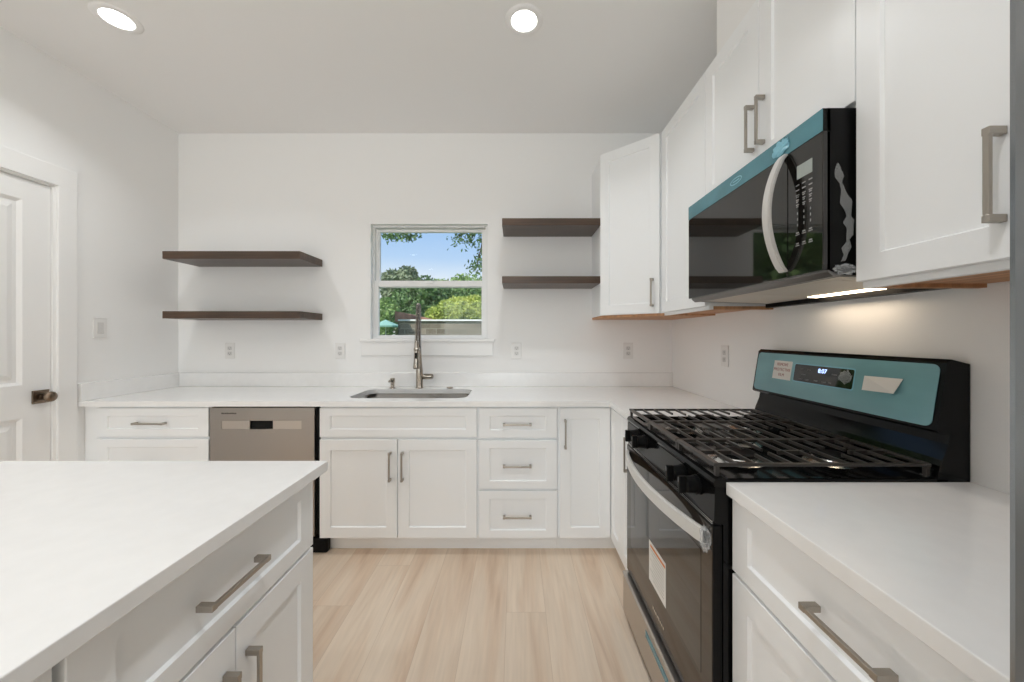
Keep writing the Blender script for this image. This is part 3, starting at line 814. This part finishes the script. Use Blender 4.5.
# oven door
bm = bmesh.new(); box(bm, .5095, .534, RY0 + .004, RY1 - .004, .222, .794, bev=.003)
od = obj('oven_door', bm, 'blackmatte', rg, world=True)
obj('glass_front', BX(.507, .5094, RY0 + .006, RY1 - .006, .226, .790), 'oven_glass', od, world=True)
bm = bmesh.new(); box(bm, .5062, .5072, 1.02, 1.64, .362, .700)
obj('oven_window', bm, 'glass_black', od, world=True)
bm = bmesh.new(); box(bm, .5052, .5062, 1.257, 1.413, .364, .514); lab = obj('energy_label', bm, 'paper', od, world=True)
bm = bmesh.new(); box(bm, .5046, .5052, 1.262, 1.398, .494, .503); obj('label_band', bm, 'orange', lab, world=True)
bm = bmesh.new()
for r in range(9):
    z = .484 - r * .0125; box(bm, .5047, .5052, 1.272, 1.40 - .03 * ((r * 7) % 3) / 2, z, z + .0018)
obj('label_print', bm, 'marks', lab, world=True)
bm = bmesh.new()
for i in range(8): box(bm, .5060, .5072, 1.273 + i * .0135, 1.283 + i * .0135, .275, .285 + (.003 if i in (3, 7) else 0))
obj('nameplate', bm, 'steel_light', od, world=True)
# bowed handle
pts, nr = [], []
n = 20
for i in range(n + 1):
    u = i / n; y = RY0 + .028 + (RY1 - RY0 - .056) * u
    x = .496 - .048 * math.sin(PI * u) ** 0.8
    pts.append((x, y, .752)); nr.append((1, 0, 0))
bm = bmesh.new(); strap(bm, pts, Vector((0, 0, .044)), nr, .014)
bmesh.ops.bevel(bm, geom=[e for e in bm.edges if e.calc_face_angle(0) > 1.0], offset=.004, segments=3, affect='EDGES')
hd = obj('handle', bm, 'wrap', od, world=True, smooth=False); hd['label'] = 'bowed handle wrapped in white film'
for y in (RY0 + .036, RY1 - .036): obj('handle_mount', BX(.4975, .508, y - .010, y + .010, .735, .769, bev=.003), 'blackmatte', hd, world=True)
def crumple(cx, cy, cz, sx, sy, sz, seed, n=26):
    rnd = random.Random(seed); bm = bmesh.new()
    bmesh.ops.create_icosphere(bm, subdivisions=3, radius=1)
    for v in bm.verts:
        k = 0.55 + 0.6 * rnd.random(); v.co = Vector((cx + v.co.x * sx * k, cy + v.co.y * sy * k, cz + v.co.z * sz * k))
    return bm
obj('loose_film', crumple(.497, RY0 + .020, .752, .014, .016, .036, 3), 'film_clear', hd, world=True)
# storage drawer
bm = bmesh.new(); box(bm, .490, .534, RY0 + .004, RY1 - .004, .040, .196, bev=.004)
prism(bm, [(.490, RY0 + .004, .196), (.486, RY0 + .004, .208), (.492, RY0 + .004, .214), (.534, RY0 + .004, .214), (.534, RY0 + .004, .196)], (0, RY1 - RY0 - .008, 0))
sdw = obj('storage_drawer', bm, 'drawer_steel', rg, world=True)
bm = bmesh.new(); box(bm, .4885, .4905, 1.20, 1.405, .150, .176, bev=.0008)
obj('drawer_grip', bm, 'film', sdw, world=True)

# backguard
def bgp(Z): return 1.083 + (Z - 1.051) * (.026 / .165)
bm = bmesh.new()
prof = [(1.084, .905), (1.087, .930), (1.098, .965), (1.114, 1.005), (1.118, 1.030), (1.089, 1.034), (bgp(1.040) + .002, 1.040), (bgp(1.215) + .002, 1.215), (1.122, 1.224), (XR - .004, 1.212), (XR - .004, .80), (1.10, .80)]
prism(bm, [(x, RY0, z) for x, z in prof], (0, RY1 - RY0, 0), bev=.0)
bg = obj('backguard', bm, 'black', rg, world=True)
upv = Vector((.026, 0, .165)).normalized(); rt = Vector((0, -1, 0)); nv = rt.cross(upv)      # surface normal points to -x
def on_panel(Y, Z, off=0.0):
    return Vector((bgp(Z), Y, Z)) + nv.normalized() * off
def panel_piece(y0, y1, z0, z1, o0, o1, r=0.0, n=5):
    bm = bmesh.new()
    if r: P = rrect(y0, y1, z0, z1, r, n)
    else: P = [(y0, z0), (y1, z0), (y1, z1), (y0, z1)]
    prism(bm, [on_panel(a, b, o0) for a, b in P], nv.normalized() * (o1 - o0))
    return bm
fl = obj('blue_film', panel_piece(RY0 + .012, RY1 - .010, 1.047, 1.210, -.0012, .0006, r=.018), 'film_range', bg, world=True)
fl['label'] = 'teal blue protective film'
dp = obj('display', panel_piece(1.209, 1.465, 1.110, 1.174, .0006, .0016, r=.006), 'glass_black', bg, world=True)
bm = panel_piece(1.205, 1.469, 1.106, 1.178, .0006, .0010, r=.008); obj('display_border', bm, 'film_pale', bg, world=True)
text('clock_digits', '8:07', .022, frame_mtx(on_panel(1.333, 1.157, .0020), rt, upv), 'lcd', bg)
for (yy, zz, s) in ((1.405, 1.157, 'BAKE'), (1.372, 1.157, 'BROIL'), (1.395, 1.137, 'WARM'), (1.405, 1.119, 'LIGHT'), (1.375, 1.119, 'LOCK'), (1.335, 1.120, 'TIMER'), (1.30, 1.120, 'COOK'), (1.262, 1.150, 'CLOCK'), (1.275, 1.120, 'TIME')):
    text('button_lettering', s, .0065, frame_mtx(on_panel(yy * 1.0157, zz, .0020), rt, upv), 'marks', dp, .0002)
obj('crinkled_film', crumple(on_panel(1.235, 1.142).x - .002, 1.235, 1.142, .004, .026, .030, 9), 'film_clear', bg, world=True)
st = obj('sticker', panel_piece(1.482, 1.584, 1.106, 1.181, .0006, .0014), 'paper', bg, world=True)
st['label'] = 'square white sticker with red-brown lettering'
for k, s in enumerate(('REMOVE', 'PROTECTIVE', 'FILM')):
    text('sticker_lettering', s, .0165, frame_mtx(on_panel(1.534, 1.166 - .021 * k, .0017), rt, upv), 'redink', st, .0002)
bm = bmesh.new()
P = [(1.157, 1.114), (1.045, 1.119), (1.038, 1.160), (1.155, 1.158)]
prism(bm, [on_panel(1.175, 1.114, .0008), on_panel(1.066, 1.117, .012), on_panel(1.054, 1.162, .003), on_panel(1.173, 1.159, .0008)], nv.normalized() * .0006)
pt = obj('paper_tag', bm, 'paper', bg, world=True)
# burners
for bx, by, r in ((.68, 1.15, .050), (.95, 1.13, .038), (.68, 1.51, .042), (.95, 1.53, .045), (.81, RYC, .036)):
    bm = bmesh.new(); tube(bm, [(bx, by, .904), (bx, by, .906), (bx, by, .914), (bx, by, .922)], [r + .028, r + .024, r + .006, r], 28)
    b = obj('burner', bm, 'steel_light', rg, world=True, smooth=False)
    bm = bmesh.new(); tube(bm, [(bx, by, .922), (bx, by, .924), (bx, by, .929), (bx, by, .931)], [r + .006, r + .008, r + .006, r - .004], 28)
    obj('burner_cap', bm, 'blackmatte', b, world=True)

# cast iron grates: three lift-off pieces
GX0, GX1, GZ = .516, 1.082, .953
def grate(label, y0, y1, n=11):
    bm = bmesh.new()
    def bar(xa, xb, ya, yb, h=.010, top=GZ, bev=.0018): box(bm, xa, xb, ya, yb, top - h, top, bev=bev)
    bar(GX0, GX0 + .016, y0, y1, .009); bar(GX1 - .013, GX1, y0, y1, .010)
    bar(GX0 + .014, GX1 - .012, y0, y0 + .0075, .009); bar(GX0 + .014, GX1 - .012, y1 - .0075, y1, .009)
    for fx in (GX0 + .004, GX1 - .014):
        for fy in (y0 + .001, y1 - .011): box(bm, fx, fx + .010, fy, fy + .010, .9194, GZ - .007)
    m = (y0 + y1) / 2
    for i in range(1, n):
        x = GX0 + .012 + (GX1 - GX0 - .024) * i / n
        if i in (3, 8): segs = [(y0 + .008, m - .030), (m + .030, y1 - .008)]
        elif i in (4, 9): segs = [(y0 + .008, m - .014), (m + .014, y1 - .008)]
        else: segs = [(y0 + .008, y1 - .008)]
        for a, c in segs: box(bm, x - .0030, x + .0030, a, c, GZ - .010, GZ - .0008, bev=.0010)
    bar(GX0 + .012, GX0 + .115, m - .004, m + .004, .012, GZ - .001); bar(GX0 + .245, GX1 - .245, m - .004, m + .004, .012, GZ - .001); bar(GX1 - .115, GX1 - .010, m - .004, m + .004, .012, GZ - .001)
    o = obj('cooktop_grate', bm, 'iron')
    tag(centre_origin(o), label, 'grate', 'cast iron grates on the range')
gy = [RY0 + .010, 1.200, 1.455, RY1 - .008]
grate('black cast iron grate at the near side of the range cooktop', gy[0], gy[1] - .002)
grate('black cast iron grate in the middle of the range cooktop', gy[1] + .002, gy[2] - .002)
grate('black cast iron grate at the far side of the range cooktop', gy[2] + .002, gy[3])

# ------------------------------------------------------------------ microwave
MX = .785; MY0, MY1, MZ0, MZ1 = .952, 1.692, 1.452, 1.868
mw = thing('microwave', 'black over-the-range microwave with a blue film strip and curved handle', 'microwave', (.98, (MY0 + MY1) / 2, 1.42))
bm = bmesh.new()
prism(bm, [(MX + .012, MY0, MZ0 + .003), (MX + .012, MY0, MZ1), (XR - .002, MY0, MZ1 + .001), (XR - .002, MY0, 1.428), (.835, MY0, 1.440)], (0, MY1 - MY0, 0))
obj('body', bm, 'blackmatte', mw, world=True)
YP = 1.075
bm = bmesh.new(); box(bm, MX, MX + .020, YP + .001, MY1, MZ0 + .001, MZ1 - .059, bev=.0015)
dm = obj('door', bm, 'glass_black', mw, world=True)
bm = bmesh.new(); box(bm, MX, MX + .020, MY0, YP - .001, MZ0 + .001, MZ1 - .059, bev=.0015)
pm = obj('control_panel', bm, 'glass_black', mw, world=True)
obj('top_vent', BX(MX + .0006, MX + .020, MY0, MY1, MZ1 - .058, MZ1 - .0005), 'blackmatte', mw, world=True)
bm = bmesh.new(); box(bm, MX - .0004, MX + .0004, MY0, MY1, MZ1 - .058, MZ1 - .0005)
ts = obj('top_strip', bm, 'film', mw, world=True); ts['label'] = 'blue film over the top vent'
# oval emblem and crinkled spot on the film
bm = bmesh.new()
seg = 28; cyy, czz = 1.327, MZ1 - .030
Rr = []
for a, b in ((.036, .012), (.031, .0085)):
    Rr.append([(MX - .0009, cyy + a * math.cos(2*PI*i/seg), czz + b * math.sin(2*PI*i/seg)) for i in range(seg)])
V = [[bm.verts.new(p) for p in r] for r in Rr]
for i in range(seg): bm.faces.new((V[0][i], V[0][(i+1) % seg], V[1][(i+1) % seg], V[1][i]))
box(bm, MX - .0011, MX - .0007, cyy - .020, cyy + .018, czz - .002, czz + .002)
obj('emblem', bm, 'film_pale', ts, world=True)
obj('crumpled_film', crumple(MX - .002, 1.100, MZ1 - .028, .004, .035, .024, 5), 'film_pale', ts, world=True)
# handle
pts, nr = [], []
for i in range(25):
    u = i / 24; z = 1.470 + .340 * u; pts.append((MX - .010 - .050 * math.sin(PI * u) ** .75 , 1.085, z)); nr.append((1, 0, 0))
bm = bmesh.new(); strap(bm, pts, Vector((0, .030, 0)), nr, .012)
bmesh.ops.bevel(bm, geom=[e for e in bm.edges if e.calc_face_angle(0) > 1.0], offset=.003, segments=2, affect='EDGES')
obj('handle', bm, 'wrap', dm, world=True)
# display and buttons
fm = lambda y, z, off=.0006: frame_mtx((MX - off, y, z), (0, -1, 0), (0, 0, 1))
obj('display', BX(MX - .0008, MX + .0002, .985, 1.039, 1.720, 1.757), 'lcd_grey', pm, world=True) if False else None
bm = BX(MX - .0008, MX + .0002, .985, 1.039, 1.720, 1.757); obj('display', bm, 'lcd_grey', pm, world=True)
bm = bmesh.new()
for c, y in enumerate((1.037, 1.014, .991)):
    for r in range(5): 
        z = 1.702 - .0135 * r; wdt = .012 if r < 3 else .010; box(bm, MX - .0007, MX + .0002, y - wdt / 2, y + wdt / 2, z, z + .0032)
        if r > 1: box(bm, MX - .0007, MX + .0002, y - wdt / 2 + .002, y + wdt / 2 - .001, z - .005, z - .002)
    for r in range(3): z = 1.622 - .016 * r; box(bm, MX - .0007, MX + .0002, y - .0014, y + .0014, z, z + .007)
    for r in range(2): z = 1.565 - .030 * r; box(bm, MX - .0007, MX + .0002, y - .007, y + .007, z, z + .0025); box(bm, MX - .0007, MX + .0002, y - .005, y + .005, z + .005, z + .0085)
obj('button_marks', bm, 'marks', pm, world=True)
# lower lip, underside, lamp
bm = bmesh.new()
prism(bm, [(MX + .013, MY0 + .001, MZ0 + .002), (MX + .014, MY0 + .001, MZ0 - .003), (MX + .028, MY0 + .001, MZ0 - .015), (MX + .050, MY0 + .001, MZ0 - .013), (MX + .050, MY0 + .001, MZ0 + .002)], (0, MY1 - MY0 - .002, 0))
obj('bottom_lip', bm, 'lip_steel', mw, world=True)
def under(x): return 1.440 + (x - .835) * (1.428 - 1.440) / (XR - .002 - .835)
bm = bmesh.new()
for ya, yb in ((1.02, 1.27), (1.36, 1.62)):
    prism(bm, [(.87, ya, under(.87) - .0012), (1.08, ya, under(1.08) - .0012), (1.08, ya, under(1.08) + .0005), (.87, ya, under(.87) + .0005)], (0, yb - ya, 0))
obj('grease_filter', bm, 'grille', mw, world=True)
bm = bmesh.new(); prism(bm, [(.845, MY0 + .02, under(.845) - .0006), (1.13, MY0 + .02, under(1.13) - .0006), (1.13, MY0 + .02, under(1.13) + .0005), (.845, MY0 + .02, under(.845) + .0005)], (0, MY1 - MY0 - .04, 0))
obj('bottom_plate', bm, 'grille', mw, world=True)
bm = bmesh.new()
for y in (1.13, ):
    prism(bm, [(1.09, y, under(1.09) - .0028), (1.125, y, under(1.125) - .003), (1.125, y, under(1.125) - .0005), (1.09, y, under(1.09) - .0005)], (0, .26, 0))
obj('cooktop_lamp', bm, 'under', mw, world=True)
bm = bmesh.new(); box(bm, 1.135, XR - .002, MY0 - .10 + .10, MY1, 1.412, 1.4285)
obj('rear_rail', bm, 'blackmatte', mw, world=True)
obj('loose_film', crumple(MX + .055, MY0 - .004, 1.455, .035, .006, .014, 12), 'film_clear', mw, world=True)
bm = bmesh.new()
rnd = random.Random(4)
L_, R_ = [], []
for i in range(16):
    z = 1.475 + .0165 * i; c = MX + .050 + .016 * math.sin(i * .30) ; wd_ = .004 + .016 * abs(math.sin(i * .8 + .5)) * rnd.random()
    L_.append(bm.verts.new((c - wd_, MY0 - .002 - .006 * rnd.random(), z))); R_.append(bm.verts.new((c + wd_ * .6, MY0 - .002 - .008 * rnd.random(), z + .006 * rnd.random())))
for i in range(15): bm.faces.new((L_[i], R_[i], R_[i+1], L_[i+1]))
obj('film_flap', bm, 'film_clear', mw, world=True)

# ------------------------------------------------------------------ refrigerator
fr = thing('refrigerator', 'dark stainless refrigerator at the right edge of the view', 'refrigerator', (.78, -.2, 0))
FY1 = .272; FXF = .357
obj('body', BX(.43, XR - .02, FY1 - .91, FY1 - .002, .03, 1.78), 'fridge', fr, world=True)
bm = bmesh.new(); box(bm, FXF, .428, FY1 - .91, FY1, .72, 1.78, bev=.006); f1 = obj('door', bm, 'fridge_door', fr, world=True)
bm = bmesh.new(); box(bm, FXF, .428, FY1 - .91, FY1, .05, .712, bev=.006); f2 = obj('freezer_drawer', bm, 'fridge_door', fr, world=True)
bm = bmesh.new(); tube(bm, [(.32, FY1 - .06 - .42, .95), (.32, FY1 - .06 - .42, 1.6)], .012, 12); box(bm, .32, .367, FY1 - .49, FY1 - .47, .97, .99); box(bm, .32, .367, FY1 - .49, FY1 - .47, 1.56, 1.58)
obj('handle', bm, 'steel_light', f1, world=True)
bm = bmesh.new(); tube(bm, [(.32, FY1 - .80, .62), (.32, FY1 - .11, .62)], .012, 12); box(bm, .32, .367, FY1 - .78, FY1 - .76, .61, .63); box(bm, .32, .367, FY1 - .15, FY1 - .13, .61, .63)
obj('handle', bm, 'steel_light', f2, world=True)

# ------------------------------------------------------------------ outdoors
gr = struct('ground', BX(-60, 40, YB + .5, 90, -.35, -.25), 'grass'); 
bw = thing('garden_wall', 'grey block garden wall with a white cap outside the window', 'wall', (-1, 14, -.25))
obj('wall_blocks', BX(-4.37, 3, 14, 14.25, -.25, 1.84), 'brick', bw, world=True)
obj('cap', BX(-4.42, 3.05, 13.92, 14.33, 1.84, 1.90), 'whitecap', bw, world=True)
bm = bmesh.new(); prism(bm, [(-4.95, 15.2, 1.86), (-3.0, 15.2, 1.86), (-4.95, 15.2, 2.30)], (0, 2.6, 0))
sh = thing('garden_shed', 'garden shed with a sloping brown roof behind the block wall', 'shed', (-4, 16.5, -.25))
obj('roof', bm, 'roof_brown', sh, world=True)
obj('walls', BX(-4.85, -3.1, 15.3, 17.7, -.25, 1.859), 'brick', sh, world=True)
um = thing('patio_umbrella', 'green patio umbrella standing beyond the garden wall', 'umbrella', (-8.75, 25, -.25))
bm = bmesh.new(); tube(bm, [(0, 0, 0), (0, 0, 2.62)], .025, 8); obj('pole', bm, 'whitecap', um)
bm = bmesh.new(); top = bm.verts.new((0, 0, 2.62)); rr = [bm.verts.new((.95 * math.cos(PI * i / 4), .95 * math.sin(PI * i / 4), 2.22)) for i in range(8)]
r2 = [bm.verts.new((.95 * math.cos(PI * i / 4), .95 * math.sin(PI * i / 4), 2.12)) for i in range(8)]
for i in range(8): bm.faces.new((top, rr[i], rr[(i+1) % 8])); bm.faces.new((rr[i], r2[i], r2[(i+1) % 8], rr[(i+1) % 8]))
bmesh.ops.recalc_face_normals(bm, faces=bm.faces)
obj('canopy', bm, 'umbrella', um)

def leaves(blobs, n, size, seed, droop=0.0):
    rnd = random.Random(seed); bm = bmesh.new()
    tot = sum(b[3] * b[4] for b in blobs)
    for (cx, cy, cz, rx, rz) in blobs:
        for _ in range(int(n * rx * rz / tot)):
            d = Vector((rnd.gauss(0, 1), rnd.gauss(0, 1), rnd.gauss(0, 1))).normalized(); k = 0.72 + 0.34 * rnd.random()
            p = Vector((cx + d.x * rx * k, cy + d.y * rx * k, cz + d.z * rz * k))
            a = Vector((rnd.gauss(0, 1), rnd.gauss(0, 1), rnd.gauss(0, 1) - droop)).normalized(); b = a.orthogonal().normalized()
            b = Matrix.Rotation(rnd.random() * 6.28, 3, a) @ b
            s = size * (0.6 + 0.8 * rnd.random())
            v = [bm.verts.new(q) for q in (p - a * s, p + b * s * .45, p + a * s, p - b * s * .45)]
            bm.faces.new(v)
    return bm
def core(blobs):
    bm = bmesh.new()
    for (cx, cy, cz, rx, rz) in blobs:
        bmesh.ops.create_icosphere(bm, subdivisions=2, radius=1, matrix=Matrix.Translation((cx, cy, cz)) @ Matrix.Diagonal((rx * .78, rx * .78, rz * .78, 1)))
    return bm
def tree(name, label, x, y, h, blobs, n, size, lm, seed, tr=.12):
    t = thing(name, label, 'tree', (x, y, -.25))
    bm = bmesh.new(); tube(bm, [(0, 0, 0), (.05, 0, h * .4), (-.03, .02, h * .75)], [tr, tr * .8, tr * .45], 8); obj('trunk', bm, 'bark', t)
    bm = leaves(blobs, n, size, seed)
    for v in bm.verts: v.co.z += 0
    c = core(blobs); me = bpy.data.meshes.new('t'); c.to_mesh(me); c.free(); bm.from_mesh(me)
    obj('foliage', bm, lm, t)
    return t
def zz(py, Y): return H + (335.8 - py) * Y / 372 + .25
tree('shade_tree', 'tall dark green tree behind the green umbrella', -8.6, 33, 7, [(0, 0, 3.4, 1.6, 2.0), (-1.2, 0, 4.6, 1.3, 1.3), (.6, 0, 5.4, 1.3, 1.4), (1.6, .5, 3.6, 1.6, 1.8)], 5200, .17, 'leaf_dark', 1)
tree('shade_tree', 'grey-green spiky crowned tree at the left of the window view', -11.2, 36, 8, [(0, 0, 4.0, 1.8, 2.4), (.7, 0, 6.8, 1.1, 1.5), (-.8, 0, 6.4, 1.2, 1.5)], 4200, .22, 'leaf_grey', 2)
tree('shade_tree', 'leafy mid-green tree at the far left edge of the window view', -9.7, 28, 5, [(0, 0, 3.2, .95, 1.2), (-.5, 0, 2.0, .9, 1.1)], 3000, .13, 'leaf_mid', 3)
tree('shade_tree', 'dark green tree in the middle distance behind the garden wall', -6.2, 39, 7, [(0, 0, 4.2, 2.0, 2.4), (1.7, 0, 4.6, 1.7, 2.1), (-1.8, 0, 5.1, 1.6, 2.0)], 5200, .16, 'leaf_dark', 4)
tree('shade_tree', 'pale green tree crown far behind the others', -6.5, 48, 9, [(0, 0, 6.9, 2.6, 2.6), (-3.0, 0, 6.5, 2.1, 2.3), (2.8, 0, 6.7, 2.2, 2.5)], 5200, .20, 'leaf_mid', 5)
tree('shade_tree', 'yellow-green rounded tree just behind the garden wall', -3.2, 20, 3.6, [(0, 0, 2.75, 1.1, .85), (-.95, 0, 2.55, .75, .6), (1.0, 0, 2.8, .9, .9), (.3, .2, 3.1, .8, .55)], 7000, .085, 'leaf_yellow', 6)
tree('shade_tree', 'dark tree at the right edge of the window view', -1.4, 30, 6, [(0, 0, 3.4, 1.6, 2.3), (1.4, 0, 3.6, 1.6, 2.2)], 4200, .16, 'leaf_dark', 8)

tree('shade_tree', 'big leafy tree left of the window view, reflected in the microwave door', -8.6, 12, 5, [(0, 0, 3.0, 2.9, 2.2), (-1.5, .5, 4.6, 2.3, 2.0), (1.2, 0, 4.6, 1.8, 1.7)], 6500, .16, 'leaf_mid', 11)

# near tree whose branches hang into the top of the window view
nt_ = thing('overhanging_tree', 'near tree whose leafy branches hang into the top of the window view', 'tree', (.9, 5.6, -.25))
bm = bmesh.new()
tube(bm, [(.9, 5.6, -.25), (.88, 5.6, 1.5), (.7, 5.55, 2.6), (.5, 5.5, 3.3)], [.14, .12, .10, .07], 10)
br1 = [(.7, 5.55, 2.5), (.2, 5.5, 3.2), (-.25, 5.5, 3.05), (-.48, 5.5, 2.72), (-.56, 5.5, 2.40), (-.60, 5.5, 2.25)]
br2 = [(.2, 5.5, 3.2), (-.5, 5.5, 3.3), (-1.0, 5.5, 3.15), (-1.35, 5.5, 2.94), (-1.62, 5.5, 2.88), (-1.95, 5.5, 2.86)]
br3 = [(-.25, 5.5, 3.05), (-.55, 5.5, 3.0), (-.80, 5.5, 2.85), (-.90, 5.5, 2.68)]
br4 = [(-.48, 5.5, 2.95), (-.62, 5.5, 2.80), (-.70, 5.5, 2.66)]
for b, r in ((br1, .022), (br2, .014), (br3, .010), (br4, .008)):
    tube(bm, b, [r * (1 - .75 * i / (len(b) - 1)) for i in range(len(b))], 6)
obj('branches', bm, 'bark', nt_, world=True)
rnd = random.Random(21); bm = bmesh.new()
def spray(path, n, spread, i0=0):
    for _ in range(n):
        i = rnd.randrange(i0, len(path) - 1); p = Vector(path[i]).lerp(Vector(path[i+1]), rnd.random())
        p += Vector((rnd.gauss(0, spread), rnd.gauss(0, spread), rnd.gauss(0, spread) - spread * .4))
        a = Vector((rnd.gauss(0, .7), rnd.gauss(0, .7), rnd.gauss(0, .7) - .6)).normalized(); b = Matrix.Rotation(rnd.random() * 6.28, 3, a) @ a.orthogonal().normalized()
        s = .022 + .016 * rnd.random()
        bm.faces.new([bm.verts.new(q) for q in (p - a * s, p + b * s * .5, p + a * s, p - b * s * .5)])
spray(br1, 300, .055, 2); spray(br2, 330, .055, 1); spray(br3, 240, .06, 0); spray(br4, 170, .055, 0)
spray([(-1.47, 5.5, 2.80), (-1.97, 5.5, 2.76)], 270, .045)
obj('foliage', bm, 'leaf_dark', nt_, world=True)
